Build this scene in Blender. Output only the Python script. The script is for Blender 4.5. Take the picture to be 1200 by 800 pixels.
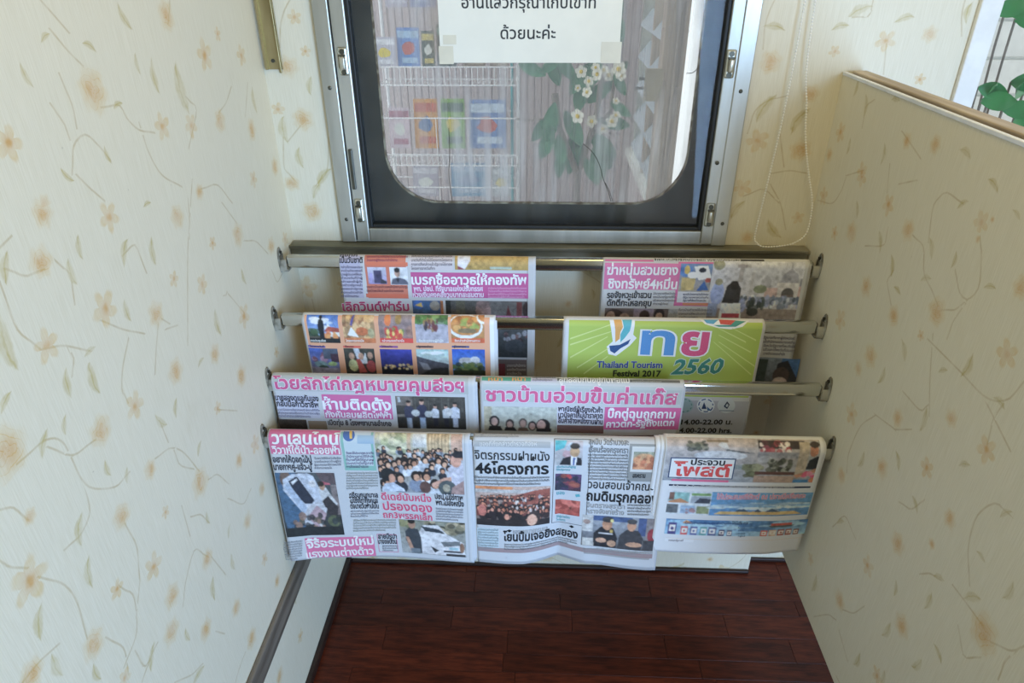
import bpy, bmesh, math, random
import numpy as np
from mathutils import Vector, Matrix
random.seed(7); RNG = np.random.default_rng(7)
for o in list(bpy.data.objects): bpy.data.objects.remove(o)
SC = bpy.context.scene; COL = SC.collection
PI = math.pi

# ------------------------------------------------------------------ camera
F = 801.57
CAM = np.array([.5122, -1.3242, 1.4465])
AX = np.array([[0.99915104, 0.04092187, -0.00475316], [-0.01597415, 0.49118396, 0.87090938], [-0.03797391, 0.87009409, -0.49142066]])
cam = bpy.data.cameras.new('camera'); co = bpy.data.objects.new('camera', cam); COL.objects.link(co)
cam.sensor_width = 36; cam.lens = F / 1200 * 36; cam.clip_start = .02
r_, u_, f_ = [Vector(a) for a in AX]
co.matrix_world = Matrix(((r_.x, u_.x, -f_.x, CAM[0]), (r_.y, u_.y, -f_.y, CAM[1]), (r_.z, u_.z, -f_.z, CAM[2]), (0, 0, 0, 1)))
SC.camera = co

# ------------------------------------------------------------------ world, lights, exposure
SC.view_settings.view_transform = 'Standard'; SC.view_settings.look = 'None'
SC.view_settings.exposure = -0.52; SC.view_settings.gamma = 1.0
w = bpy.data.worlds.new('daylight'); SC.world = w; w.use_nodes = True
bg = w.node_tree.nodes['Background']; bg.inputs[0].default_value = (.93, .95, 1.0, 1); bg.inputs[1].default_value = 2.1
def area(name, loc, target, sx, sy, power, col):
    l = bpy.data.lights.new(name, 'AREA'); l.shape = 'RECTANGLE'; l.size = sx; l.size_y = sy; l.energy = power; l.color = col
    o = bpy.data.objects.new(name, l); COL.objects.link(o); o.location = loc
    o.rotation_euler = (Vector(target) - Vector(loc)).to_track_quat('-Z', 'Y').to_euler(); return o
d_ = area('doorway_daylight', (1.66, -2.3, .95), (.30, -.2, .45), .78, 1.8, 50, (.37, .61, 1.0)); d_.data.spread = math.radians(120)
area('warm_ceiling_fill', (.80, -.60, 2.24), (.45, -.55, 0), .8, .35, 8.0, (1.0, .74, .30))  # added warm fill, stands in for sunlight bounced off the ceiling
area('far_side_window_daylight', (2.15, -1.0, 1.65), (.0, -.6, .9), .9, .8, 1.8, (1.0, .92, .8))
area('window_two_daylight', (1.70, -.03, 1.55), (1.3, -1.0, 1.0), .7, .7, 3, (.95, .97, 1.0))

# ------------------------------------------------------------------ helpers
def ray(x, y): return AX[2] + (x - 600) / F * AX[0] - (y - 400) / F * AX[1]
def at(x, y, ax, v):
    d = ray(x, y); t = (v - CAM[ax]) / d[ax]; return CAM + t * d
def lin(h):
    if isinstance(h, (tuple, list)): return np.array(h[:3], float)
    c = np.array([int(h[i:i + 2], 16) / 255 for i in (0, 2, 4)])
    return np.where(c <= .04045, c / 12.92, ((c + .055) / 1.055) ** 2.4)
def me_obj(name, V, Fc, m, parent=None, smooth=False):
    me = bpy.data.meshes.new(name); me.from_pydata([tuple(v) for v in V], [], [tuple(f) for f in Fc])
    if smooth: me.polygons.foreach_set('use_smooth', [True] * len(me.polygons))
    if m: me.materials.append(m)
    o = bpy.data.objects.new(name, me); COL.objects.link(o); o.parent = parent; return o
def empty(name, loc=(0, 0, 0)):
    o = bpy.data.objects.new(name, None); COL.objects.link(o); o.location = loc; o.empty_display_size = .05; return o
def tag(o, label=None, cat=None, group=None, kind=None):
    for k, v in (('label', label), ('category', cat), ('group', group), ('kind', kind)):
        if v: o[k] = v
    return o
class MB:
    """collects shapes in one bmesh; build() links ONE object (coordinates local to the parent)"""
    def __init__(s): s.b = bmesh.new()
    def box(s, lo, hi, bev=0, rot=None, seg=2):
        lo, hi = Vector(lo), Vector(hi); c = (lo + hi) / 2; d = hi - lo
        m = Matrix.Translation(c) @ (rot.to_4x4() if rot else Matrix()) @ Matrix.Diagonal((*d, 1))
        r = bmesh.ops.create_cube(s.b, size=1, matrix=m)
        if bev:
            es = list({e for v in r['verts'] for e in v.link_edges})
            bmesh.ops.bevel(s.b, geom=es, offset=bev, segments=seg, affect='EDGES', profile=.5)
        return s
    def cyl(s, p, q, r, n=12, r2=None):
        p, q = Vector(p), Vector(q); d = q - p
        m = Matrix.Translation((p + q) / 2) @ d.to_track_quat('Z', 'Y').to_matrix().to_4x4()
        bmesh.ops.create_cone(s.b, cap_ends=True, segments=n, radius1=r, radius2=r if r2 is None else r2, depth=d.length, matrix=m); return s
    def ball(s, p, r, sc=(1, 1, 1), n=8):
        bmesh.ops.create_uvsphere(s.b, u_segments=n, v_segments=max(4, n // 2 + 1), radius=r, matrix=Matrix.Translation(p) @ Matrix.Diagonal((*sc, 1))); return s
    def poly(s, V, Fc):
        vs = [s.b.verts.new(v) for v in V]
        for f in Fc:
            try: s.b.faces.new([vs[i] for i in f])
            except ValueError: pass
        return s
    def extrude(s, pts, dirv):
        """closed polygon pts (3-D) extruded by dirv"""
        n = len(pts); d = Vector(dirv); V = [Vector(p) for p in pts] + [Vector(p) + d for p in pts]
        Fc = [list(range(n)), list(range(2 * n - 1, n - 1, -1))] + [[(i + 1) % n, i, n + i, n + (i + 1) % n] for i in range(n)]
        return s.poly(V, Fc)
    def tube(s, pts, r, n=8, closed=False):
        pts = [Vector(p) for p in pts]; N = len(pts); rings = []
        for i, p in enumerate(pts):
            a = pts[(i - 1) % N] if (closed or i > 0) else p; c = pts[(i + 1) % N] if (closed or i < N - 1) else p
            t = (c - a).normalized(); ref = Vector((0, 1, 0)) if abs(t.y) < .9 else Vector((1, 0, 0))
            e1 = t.cross(ref).normalized(); e2 = t.cross(e1)
            rings.append([s.b.verts.new(p + r * (math.cos(2 * PI * k / n) * e1 + math.sin(2 * PI * k / n) * e2)) for k in range(n)])
        for i in range(N if closed else N - 1):
            A, B = rings[i], rings[(i + 1) % N]
            for k in range(n):
                s.b.faces.new([A[k], A[(k + 1) % n], B[(k + 1) % n], B[k]])
        if not closed:
            s.b.faces.new(rings[0][::-1]); s.b.faces.new(rings[-1])
        return s
    def build(s, name, m, parent=None, smooth=False):
        bmesh.ops.recalc_face_normals(s.b, faces=s.b.faces[:])
        me = bpy.data.meshes.new(name); s.b.to_mesh(me); s.b.free()
        if smooth:
            me.polygons.foreach_set('use_smooth', [True] * len(me.polygons))
            me.set_sharp_from_angle(angle=math.radians(38))
        if m: me.materials.append(m)
        o = bpy.data.objects.new(name, me); COL.objects.link(o); o.parent = parent
        return o

# ------------------------------------------------------------------ materials
class NT:
    def __init__(s, name):
        s.m = bpy.data.materials.new(name); s.m.use_nodes = True; s.t = s.m.node_tree; s.n = s.t.nodes
        s.p = s.n['Principled BSDF']; s.out = s.n['Material Output']
    def new(s, typ, ins=None, **kw):
        n = s.n.new(typ)
        for k, v in kw.items(): setattr(n, k, v)
        for k, v in (ins or {}).items(): s.set(n.inputs[k], v)
        return n
    def set(s, inp, v):
        if isinstance(v, bpy.types.NodeSocket): s.t.links.new(v, inp)
        else:
            if isinstance(v, (tuple, list, np.ndarray)) and inp.type == 'RGBA' and len(v) == 3: v = (*v, 1)
            inp.default_value = v
    def M(s, op, a, b=0.0, c=None):
        n = s.n.new('ShaderNodeMath'); n.operation = op; s.set(n.inputs[0], a); s.set(n.inputs[1], b)
        if c is not None: s.set(n.inputs[2], c)
        return n.outputs[0]
    def step(s, x, a, b, lo=0., hi=1.):
        n = s.n.new('ShaderNodeMapRange'); n.interpolation_type = 'SMOOTHSTEP'
        for k, v in zip((0, 1, 2, 3, 4), (x, a, b, lo, hi)): s.set(n.inputs[k], v)
        return n.outputs[0]
    def mix(s, f, a, b):
        n = s.n.new('ShaderNodeMix'); n.data_type = 'RGBA'; s.set(n.inputs[0], f); s.set(n.inputs[6], a); s.set(n.inputs[7], b); return n.outputs[2]
    def noise(s, scale, detail=3, vec=None, dim='3D', rough=.55):
        n = s.n.new('ShaderNodeTexNoise'); n.inputs['Scale'].default_value = scale; n.inputs['Detail'].default_value = detail; n.inputs['Roughness'].default_value = rough
        if vec is not None: s.t.links.new(vec, n.inputs['Vector'])
        return n.outputs[0]
    def coord(s, sc=(1, 1, 1), rot=(0, 0, 0)):
        tc = s.n.new('ShaderNodeTexCoord'); mp = s.n.new('ShaderNodeMapping'); mp.inputs['Scale'].default_value = sc; mp.inputs['Rotation'].default_value = rot
        s.t.links.new(tc.outputs['Object'], mp.inputs[0]); return mp.outputs[0]
    def bump(s, h, strength=.3, dist=.001):
        n = s.n.new('ShaderNodeBump'); n.inputs['Strength'].default_value = strength; n.inputs['Distance'].default_value = dist; s.t.links.new(h, n.inputs['Height'])
        s.t.links.new(n.outputs[0], s.p.inputs['Normal'])
def simple(name, col, rough=.5, metal=0., var=.12, scale=20, sc=(1, 1, 1), bump=0, dark=None, spec=.5):
    t = NT(name); c = lin(col); n = t.noise(scale, 4, t.coord(sc))
    d = lin(dark) if dark else c * (1 - var)
    t.set(t.p.inputs['Base Color'], t.mix(t.step(n, .35, .65), tuple(d), tuple(np.minimum(c * (1 + var * .5), 1))))
    t.p.inputs['Roughness'].default_value = rough; t.p.inputs['Metallic'].default_value = metal; t.p.inputs['Specular IOR Level'].default_value = spec
    if bump: t.bump(n, bump)
    return t.m
def wallpaper():
    t = NT('floral_wallpaper')
    a = t.new('ShaderNodeAttribute', attribute_name='motif'); sx = t.new('ShaderNodeSeparateXYZ', {0: a.outputs['Vector']})
    u, v, ty = sx.outputs
    vn = t.new('ShaderNodeAttribute', attribute_name='vine').outputs['Fac']
    P = t.coord()
    # watery wobble
    wob = t.new('ShaderNodeTexNoise', {'Vector': P, 'Scale': 70., 'Detail': 3.}).outputs['Color']
    ws = t.new('ShaderNodeSeparateXYZ', {0: wob}).outputs
    uu = t.M('ADD', u, t.M('MULTIPLY', t.M('SUBTRACT', ws[0], .5), .34)); vv = t.M('ADD', v, t.M('MULTIPLY', t.M('SUBTRACT', ws[1], .5), .34))
    r = t.M('SQRT', t.M('ADD', t.M('MULTIPLY', uu, uu), t.M('MULTIPLY', vv, vv))); th = t.M('ARCTAN2', vv, uu)
    # rose: ruffled outer petals, ringed heart
    edge = t.M('ADD', .84, t.M('MULTIPLY', t.M('COSINE', t.M('MULTIPLY', th, 6.)), .08))
    rm = t.step(t.M('DIVIDE', r, edge), 1.05, .55)
    rings = t.M('ABSOLUTE', t.M('SINE', t.M('ADD', t.M('MULTIPLY', r, 13.), t.M('MULTIPLY', t.M('SINE', t.M('MULTIPLY', th, 3.)), 1.3))))
    rose = t.M('MULTIPLY', rm, t.M('ADD', .30, t.M('ADD', t.M('MULTIPLY', t.step(rings, .35, 0.), .34), t.step(r, .62, .1, 0., .34))))
    # five petals
    pe = t.M('ADD', .42, t.M('MULTIPLY', t.M('ABSOLUTE', t.M('COSINE', t.M('MULTIPLY', th, 2.5))), .52))
    q = t.M('DIVIDE', r, pe)
    blo = t.M('MULTIPLY', t.step(q, 1.08, .74), t.M('ADD', .38, t.M('ADD', t.step(q, .62, .95, 0., .22), t.step(r, .35, .05, 0., .4))))
    # leaf
    lw = t.M('MULTIPLY', .36, t.M('SUBTRACT', 1., t.M('MULTIPLY', uu, uu)))
    av = t.M('ABSOLUTE', t.M('ADD', vv, t.M('MULTIPLY', .25, t.M('MULTIPLY', uu, uu))))
    lf = t.M('MULTIPLY', t.step(t.M('SUBTRACT', av, lw), .05, -.14), t.M('ADD', .42, t.step(av, .09, 0., 0., .35)))
    is1 = t.M('COMPARE', ty, 1., .3); is2 = t.M('COMPARE', ty, 2., .3); is3 = t.M('COMPARE', ty, 3., .3)
    fl = t.M('ADD', t.M('MULTIPLY', rose, is1), t.M('MULTIPLY', blo, is2)); leaf = t.M('MULTIPLY', lf, is3)
    vine = t.M('MULTIPLY', t.step(t.M('ABSOLUTE', vn), .0021, .0003), .44)
    tone = t.step(t.noise(45, 3, P), .3, .7, .55, 1.15)
    silk = t.noise(60, 3, t.coord((14, 14, .35)))
    base = t.mix(t.step(silk, .3, .7), lin('d8d0b7'), lin('e0d9c3'))
    grime = t.step(t.noise(5, 5, P), .62, .8); base = t.mix(t.M('MULTIPLY', grime, .22), base, lin('b8aa8a'))
    specks = t.step(t.noise(120, 1, P), .80, .84); base = t.mix(t.M('MULTIPLY', specks, .3), base, lin('8a7a60'))
    c = t.mix(t.M('MINIMUM', t.M('MULTIPLY', vine, tone), 1.), base, lin('ab9258'))
    c = t.mix(t.M('MINIMUM', t.M('MULTIPLY', leaf, tone), 1.), c, lin('b5a465'))
    warm = t.mix(t.step(r, .1, .7), lin('c89a58'), lin('cfae68'))
    c = t.mix(t.M('MINIMUM', t.M('MULTIPLY', fl, tone), 1.), c, warm)
    t.set(t.p.inputs['Base Color'], c); t.p.inputs['Roughness'].default_value = .52; t.p.inputs['Specular IOR Level'].default_value = .35
    emb = t.noise(220, 2, t.coord((1, 1, .18), (0, 0, 0))); emb2 = t.noise(14, 3, P)
    t.bump(t.M('ADD', t.M('MULTIPLY', emb, .5), t.M('MULTIPLY', emb2, 1.5)), .35, .0012)
    return t.m
def glass(name, dirt, streak, col='dfe6ea', gloss=1.0):
    t = NT(name); t.n.remove(t.p)
    tr = t.new('ShaderNodeBsdfTransparent', {0: (.96, .98, .97)}); gl = t.new('ShaderNodeBsdfGlossy', {'Roughness': .02, 'Color': (gloss, gloss, gloss)})
    fr = t.new('ShaderNodeFresnel', {'IOR': 1.45})
    mx = t.new('ShaderNodeMixShader', {0: fr.outputs[0], 1: tr.outputs[0], 2: gl.outputs[0]})
    df = t.new('ShaderNodeBsdfDiffuse', {0: lin(col)}); tl = t.new('ShaderNodeBsdfTranslucent', {0: lin(col)})
    dd = t.new('ShaderNodeMixShader', {0: .6, 1: df.outputs[0], 2: tl.outputs[0]})
    n = t.step(t.noise(26, 4, t.coord((2.2, 1, .10))), .35, .75); n2 = t.step(t.noise(7, 3, t.coord((1, 1, .5))), .3, .75)
    n3 = t.step(t.noise(180, 2, t.coord()), .70, .76)
    fac = t.M('MINIMUM', t.M('ADD', t.M('ADD', dirt, t.M('MULTIPLY', t.M('MULTIPLY', n, n2), streak)), t.M('MULTIPLY', n3, .15 if streak else .02)), .8)
    m2 = t.new('ShaderNodeMixShader', {0: fac, 1: mx.outputs[0], 2: dd.outputs[0]})
    t.t.links.new(m2.outputs[0], t.out.inputs[0]); return t.m
def ink():
    t = NT('printing_ink'); a = t.new('ShaderNodeAttribute', attribute_name='Col')
    t.set(t.p.inputs['Base Color'], a.outputs['Color']); t.p.inputs['Roughness'].default_value = .55; t.p.inputs['Specular IOR Level'].default_value = .3; return t.m
def paper_mat(name, c):
    t = NT(name); n = t.noise(260, 2, t.coord()); n2 = t.noise(6, 2, t.coord())
    t.set(t.p.inputs['Base Color'], t.mix(t.M('ADD', t.M('MULTIPLY', n, .5), t.M('MULTIPLY', n2, .5)), tuple(np.array(c) * .93), tuple(np.array(c) * 1.03)))
    t.p.inputs['Roughness'].default_value = .6; t.p.inputs['Specular IOR Level'].default_value = .25; t.bump(n2, .2, .002); return t.m
def wood_mat(name, c1, c2, rough=.35):
    t = NT(name); n = t.noise(9, 5, t.coord((1.2, 9, 9))); n2 = t.noise(70, 4, t.coord((.6, 9, 9)))
    g = t.M('ADD', t.M('MULTIPLY', n, .65), t.M('MULTIPLY', n2, .35))
    oi = t.new('ShaderNodeObjectInfo').outputs['Random']
    c = t.mix(t.step(g, .35, .66), lin(c1), lin(c2))
    hs = t.new('ShaderNodeHueSaturation', {'Color': c, 'Value': t.M('ADD', .72, t.M('MULTIPLY', oi, .55))})
    t.set(t.p.inputs['Base Color'], hs.outputs[0]); t.p.inputs['Roughness'].default_value = rough; t.p.inputs['Specular IOR Level'].default_value = .22
    t.bump(n2, .15, .0006); return t.m
MT = dict(
    wallpaper=wallpaper(), ink=ink(),
    alu=simple('brushed_aluminium', 'bdbdb4', .38, .75, .10, 16, (1, 1, .15), dark='a8a79c'),
    alu_dull=simple('weathered_aluminium', '99968a', .42, .7, .2, 14, (.3, 1, 1), dark='75725f'),
    chrome=simple('chromed_rail', 'c4c3bc', .13, 1.0, .06, 30, (.2, 1, 1)),
    bracket=simple('tarnished_bracket_metal', 'a3a196', .45, .5, .3, 40, dark='6f6b5e'),
    strip=simple('brassy_corner_strip', 'a89a72', .35, .8, .25, 12, (1, 1, .3), dark='7a6c46'),
    rubber=simple('black_rubber', '191b1a', .55, 0, .2),
    surround=simple('dark_grey_surround', '584c3c', .6, 0, .35, 6, dark='3a3024'),
    rust=simple('rusty_sealant', 'b8a488', .9, 0, .4, 60, dark='7c6248', bump=.4),
    screw=simple('screw_steel', '5b5a50', .4, .8, .2),
    latch=simple('latch_nickel', 'c9c5b4', .3, .8, .15, 40),
    trimwood=simple('grey_brown_trim', '6f675c', .6, 0, .3, 9, (1, .4, 5), dark='544c41', bump=.2),
    beige=simple('painted_beige_board', 'b7a994', .55, 0, .2, 10, (5, .4, 1), dark='9c8c76'),
    whiteedge=simple('white_edging', 'dfe3ea', .45, 0, .08),
    whitepaint=simple('white_window_paint', 'e6e6e0', .5, 0, .06),
    bead=simple('white_plastic_beads', 'ece9df', .4, 0, .04),
    skirting_and_shade=simple('dark_skirting_and_shade', '2c1a13', .5, 0, .3, 20, (1, 1, 4)),
    plank=wood_mat('mahogany_laminate', '381810', '622c1a'),
    sub=simple('dark_subfloor', '1d0f0a', .8, 0, .2),
    ceiling=simple('cream_ceiling', 'd9cfae', .8, 0, .05),
    clad=None, wire=simple('white_coated_wire', 'f0eff0', .5, 0, .03),
    postwood=simple('beige_porch_post', 'b39f8a', .6, 0, .22, 8, (9, 9, .3), dark='8f7c6c', bump=.4),
    leaf=simple('frangipani_leaf', '4c8a68', .5, 0, .25, 30), bark=simple('frangipani_bark', '8c8279', .8, 0, .2, 30),
    petal=simple('white_petal', 'f8f6ea', .5, 0, .02), heart=simple('yellow_flower_heart', 'e6c63a', .5, 0, .05),
    leaf2=simple('bright_broad_leaf', '3f9150', .4, 0, .35, 12, dark='1f6a38'),
    slatglass=simple('frosted_louvre_glass', 'bcc8d0', .25, 0, .08), tapec=simple('yellowed_tape', 'd9d3be', .4, 0, .05),
    tagboard=simple('olive_beige_plate', 'a8997a', .6, 0, .15, 8, (5, 5, 1)), notice=simple('notice_paper', 'e6e3d4', .6, 0, .02),
    pane=glass('clear_window_glass', .012, .05, gloss=.28), dirty=glass('dirty_outer_glass', .24, .95, 'f4f2f0'), soil=simple('grey_yard_ground', '8c8880', .9),
    poster=simple('shaded_wall_paint', 'd6dbe0', .6, 0, .03))
t = NT('ribbed_mauve_cladding'); n = t.noise(10, 3, t.coord((8, 1, .3)))
t.set(t.p.inputs['Base Color'], t.mix(t.step(n, .3, .7), lin('b5a5a6'), lin('cabcbb'))); t.p.inputs['Roughness'].default_value = .6; MT['clad'] = t.m

# ------------------------------------------------------------------ wallpapered walls
def catmull(P, n=8):
    P = [np.array(p, float) for p in P]; P = [2 * P[0] - P[1]] + P + [2 * P[-1] - P[-2]]; out = []
    for i in range(1, len(P) - 2):
        for k in range(n):
            s = k / n; a, b, c, d = P[i - 1:i + 3]
            out.append(.5 * (2 * b + (c - a) * s + (2 * a - 5 * b + 4 * c - d) * s * s + (3 * b - a - 3 * c + d) * s ** 3))
    return np.array(out + [P[-2]])
def papered(name, ax, val, a0, a1, z0, z1, cell, flip, marks, vines, parent=None, fillseed=1, keepout=None):
    """wall sheet in plane axis `ax`=val with the printed motifs stored as per-face local coordinates"""
    oa = 1 - ax
    na, nz = int(round((a1 - a0) / cell)), int(round((z1 - z0) / cell))
    A = np.linspace(a0, a1, na + 1); Z = np.linspace(z0, z1, nz + 1)
    ca, cz = (A[:-1] + A[1:]) / 2, (Z[:-1] + Z[1:]) / 2
    FA, FZ = np.meshgrid(ca, cz)
    sites = []
    for mk in marks:
        x, y, h, ty = mk[:4]; ang = mk[4] if len(mk) > 4 else None
        p = at(x, y, ax, val); top = at(x, y - h, ax, val); bot = at(x, y + h, ax, val)
        R = abs(top[2] - bot[2]) / 2 * 1.30
        if ty == 3 and ang is None: ang = 60 + 70 * math.sin(x * 12.9 + y * 4.1)
        if ang is None: ang = (x * 37 + y * 11) % 360
        sites.append((p[oa], p[2], R * (1.15 if ty == 3 else 1.05), ty, math.radians(ang)))
    vl = [catmull([at(x, y, ax, val)[[oa, 2]] for x, y in V]) for V in vines]
    # the same print carried on over the stretches of wall outside the picture
    rr = random.Random(fillseed); tries = 0; shown = []
    while tries < 900:
        tries += 1; a = rr.uniform(a0, a1); z = rr.uniform(z0, z1)
        d = np.array([a - CAM[oa], 0]); P3 = np.zeros(3); P3[ax] = val; P3[oa] = a; P3[2] = z
        q = P3 - CAM; dz = q @ AX[2]
        if dz > .05:
            px, py = 600 + F * (q @ AX[0]) / dz, 400 - F * (q @ AX[1]) / dz
            if -5 < px < 1205 and -5 < py < 805 and not (keepout and keepout(px, py)): continue
        R = rr.choice([.013, .018, .024, .030]); ty = rr.choice([1, 1, 2, 3, 3])
        if any((a - s[0]) ** 2 + (z - s[1]) ** 2 < (R + s[2] + .018) ** 2 for s in sites): continue
        sites.append((a, z, R, ty, rr.uniform(0, 6.28)))
        if rr.random() < .55:
            th = rr.uniform(0, 6.28); L = rr.uniform(.05, .10); k = rr.choice([-1, 1]) * 9; pts = [(a + R * .8 * math.cos(th), z + R * .8 * math.sin(th))]
            for i in range(5):
                th += k * L / 5; pts.append((pts[-1][0] + L / 5 * math.cos(th), pts[-1][1] + L / 5 * math.sin(th)))
            vl.append(catmull(pts, 3))
    best = np.full(FA.shape, 9.); idx = np.full(FA.shape, -1)
    for i, (sa, sz, R, ty, an) in enumerate(sites):
        d = np.hypot(FA - sa, FZ - sz) / R; mk = d < best; best[mk] = d[mk]; idx[mk] = i
    idx[best > 1.35 + cell * 0] = -1
    vd = np.full(FA.shape, 9.); vs = np.zeros(FA.shape + (4,))
    for V in vl:
        for p, q in zip(V[:-1], V[1:]):
            lo = np.minimum(p, q) - cell * 1.5; hi = np.maximum(p, q) + cell * 1.5
            i0, i1 = np.searchsorted(ca, [lo[0], hi[0]]); j0, j1 = np.searchsorted(cz, [lo[1], hi[1]])
            if i0 >= i1 or j0 >= j1: continue
            d = q - p; L = np.hypot(*d) + 1e-9; t_ = d / L
            X = FA[j0:j1, i0:i1] - p[0]; Y = FZ[j0:j1, i0:i1] - p[1]
            s = np.clip(X * t_[0] + Y * t_[1], 0, L); dd = np.hypot(X - s * t_[0], Y - s * t_[1])
            sub = vd[j0:j1, i0:i1]; mk = (dd < sub) & (dd < cell * 1.2); sub[mk] = dd[mk]
            vs[j0:j1, i0:i1][mk] = (p[0], p[1], -t_[1], t_[0])
    G = [(a, z) for z in Z for a in A]
    V3 = [((val, a, z) if ax == 0 else (a, val, z)) for a, z in G]
    Fc = []
    for j in range(nz):
        for i in range(na):
            k = j * (na + 1) + i; f = (k, k + 1, k + na + 2, k + na + 1); Fc.append(f[::-1] if flip else f)
    o = me_obj(name, V3, Fc, MT['wallpaper'], parent); me = o.data
    Fa = np.array(Fc); Ga = np.array(G); CA = Ga[Fa]                     # faces x4x2
    fi = idx.ravel(); out = np.zeros((len(Fc), 4, 3)); S = np.array(sites, float).reshape(-1, 5)
    ok = fi >= 0; s = S[fi[ok]]
    X = (CA[ok][:, :, 0] - s[:, None, 0]) / s[:, None, 2]; Y = (CA[ok][:, :, 1] - s[:, None, 1]) / s[:, None, 2]
    c, sn = np.cos(s[:, 4])[:, None], np.sin(s[:, 4])[:, None]
    out[ok, :, 0] = X * c + Y * sn; out[ok, :, 1] = -X * sn + Y * c; out[ok, :, 2] = s[:, None, 3]
    at_ = me.attributes.new('motif', 'FLOAT_VECTOR', 'CORNER'); at_.data.foreach_set('vector', out.reshape(-1))
    vo = np.ones((len(Fc), 4)); q = vs.reshape(-1, 4); ok = vd.ravel() < 5
    vo[ok] = (CA[ok][:, :, 0] - q[ok][:, None, 0]) * q[ok][:, None, 2] + (CA[ok][:, :, 1] - q[ok][:, None, 1]) * q[ok][:, None, 3]
    at_ = me.attributes.new('vine', 'FLOAT', 'CORNER'); at_.data.foreach_set('value', vo.reshape(-1))
    return o
LM = [(109,106,30,1),(195,18,20,1),(240,65,18,2),(255,40,8,2),(283,65,12,2),(10,168,22,2),(190,148,16,2),(224,147,14,2),(258,142,15,1),(297,118,12,3,90),(295,152,14,1),(234,225,11,1),(30,90,12,3,110),(125,182,9,3,100),(78,207,10,3),(52,42,9,3,20),(105,53,10,3,-30),(145,22,14,3,120),(160,75,10,3),(180,90,16,3,90),(211,105,24,3,95),(137,122,9,3,10),(52,238,12,1),(322,195,12,1),(297,210,10,2),
 (50,250,20,1),(48,307,22,1),(128,254,18,2),(172,238,7,3,0),(208,254,16,1),(279,275,16,1),(249,285,8,2),(5,313,16,3,60),(123,362,22,2),(145,295,14,3,50),(178,295,14,3,80),(204,327,10,2),(237,333,12,2),(183,368,18,1),(148,365,12,3,90),(254,380,14,3,90),(286,370,14,2),(318,288,12,1),(334,280,9,2),(285,325,9,3,100),(55,405,20,2),(105,410,9,3,0),(83,320,14,3,90),(92,290,12,3,80),(5,405,28,3,85),(252,415,14,1),(206,435,18,1),(324,412,7,2),(235,423,7,3,10),
 (5,470,12,3,30),(8,530,38,1),(108,445,18,3,90),(78,450,16,3,75),(283,440,15,1),(158,475,17,2),(118,505,22,1),(188,495,12,3,120),(205,478,10,3,60),(255,478,8,2),(235,565,21,1),(176,550,14,1),(280,540,11,1),(233,525,8,3),(299,520,11,2),(125,550,10,3,90),(50,520,14,3,50),(35,605,12,1),(92,622,16,3,60),(142,605,18,1),(194,600,8,2),(243,608,8,3,90),(290,610,12,1),(307,573,10,1),(268,622,7,3,50),(75,498,10,3,60),(148,557,8,3,60),
 (35,680,28,2),(45,730,18,3,60),(103,672,16,3,70),(180,663,16,2),(137,690,12,2),(243,655,14,1),(202,698,17,1),(110,755,22,1),(201,740,18,1),(241,738,15,1),(277,712,12,1),(37,790,22,1),(146,795,12,2),(177,770,13,3,50),(310,655,8,2),(325,680,10,1),(295,748,14,1),(65,782,16,3,90),(328,792,12,1),(219,745,9,3,90),(249,690,12,3,70),(272,660,10,3,85),(112,790,12,3,90),(232,790,12,3),(345,700,9,3,80),(352,745,8,2)]
LV = [[(50,3),(65,20),(78,35)],[(65,42),(80,60),(95,75)],[(125,125),(140,124),(150,140),(163,152),(178,155)],[(165,150),(175,180),(190,205),(210,217)],[(85,195),(87,170),(100,158),(115,170),(125,182)],[(90,205),(105,220),(120,233)],[(240,220),(255,217),(270,235)],[(5,345),(20,385),(40,403)],[(55,408),(75,405),(100,410)],[(80,408),(86,420),(85,435)],[(125,378),(145,386),(165,390)],[(30,535),(55,515),(75,520),(95,560),(110,572),(135,570),(148,557)],[(60,525),(85,533),(105,520)],[(100,572),(105,600),(95,625),(80,640)],[(0,597),(15,595),(28,605)],[(50,677),(75,685),(90,705),(100,740)],[(0,657),(12,664),(25,665)],[(130,750),(145,760),(150,785)],[(145,690),(157,700),(160,740),(148,775)],[(185,535),(200,525),(215,530),(232,550)],[(205,530),(212,545),(230,550)],[(247,560),(255,556),(266,565)],[(150,620),(160,640),(163,670)],[(215,600),(222,625)],[(225,605),(235,603),(243,610)],[(75,100),(85,125),(90,150)],[(65,130),(75,145),(80,158)],[(222,170),(230,130),(222,118)],[(270,105),(265,120),(258,130)],[(15,318),(30,323),(45,318)],[(70,310),(82,322),(86,345)],[(222,275),(222,255),(221,240)],[(148,295),(155,288),(160,290),(168,310)],[(185,385),(183,410),(182,430)],[(150,400),(144,430),(143,455),(147,465)],[(225,215),(222,260),(220,300),(220,395)],[(192,375),(200,380)],[(196,385),(205,382)],[(265,345),(268,345),(285,365)],[(262,240),(275,258)],[(289,282),(300,283),(312,295)],[(215,705),(218,680),(228,645),(240,650)],[(250,655),(262,670)],[(163,690),(160,720)],[(255,740),(262,742)],[(160,765),(170,780),(180,762)],[(210,797),(225,790),(235,780)],[(190,500),(196,515)],[(258,480),(275,481)],[(320,320),(325,330),(330,322)],[(310,75),(322,110),(330,160)],[(5,285),(0,290)],[(270,585),(285,590),(293,575)],[(290,100),(288,130)]]
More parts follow.
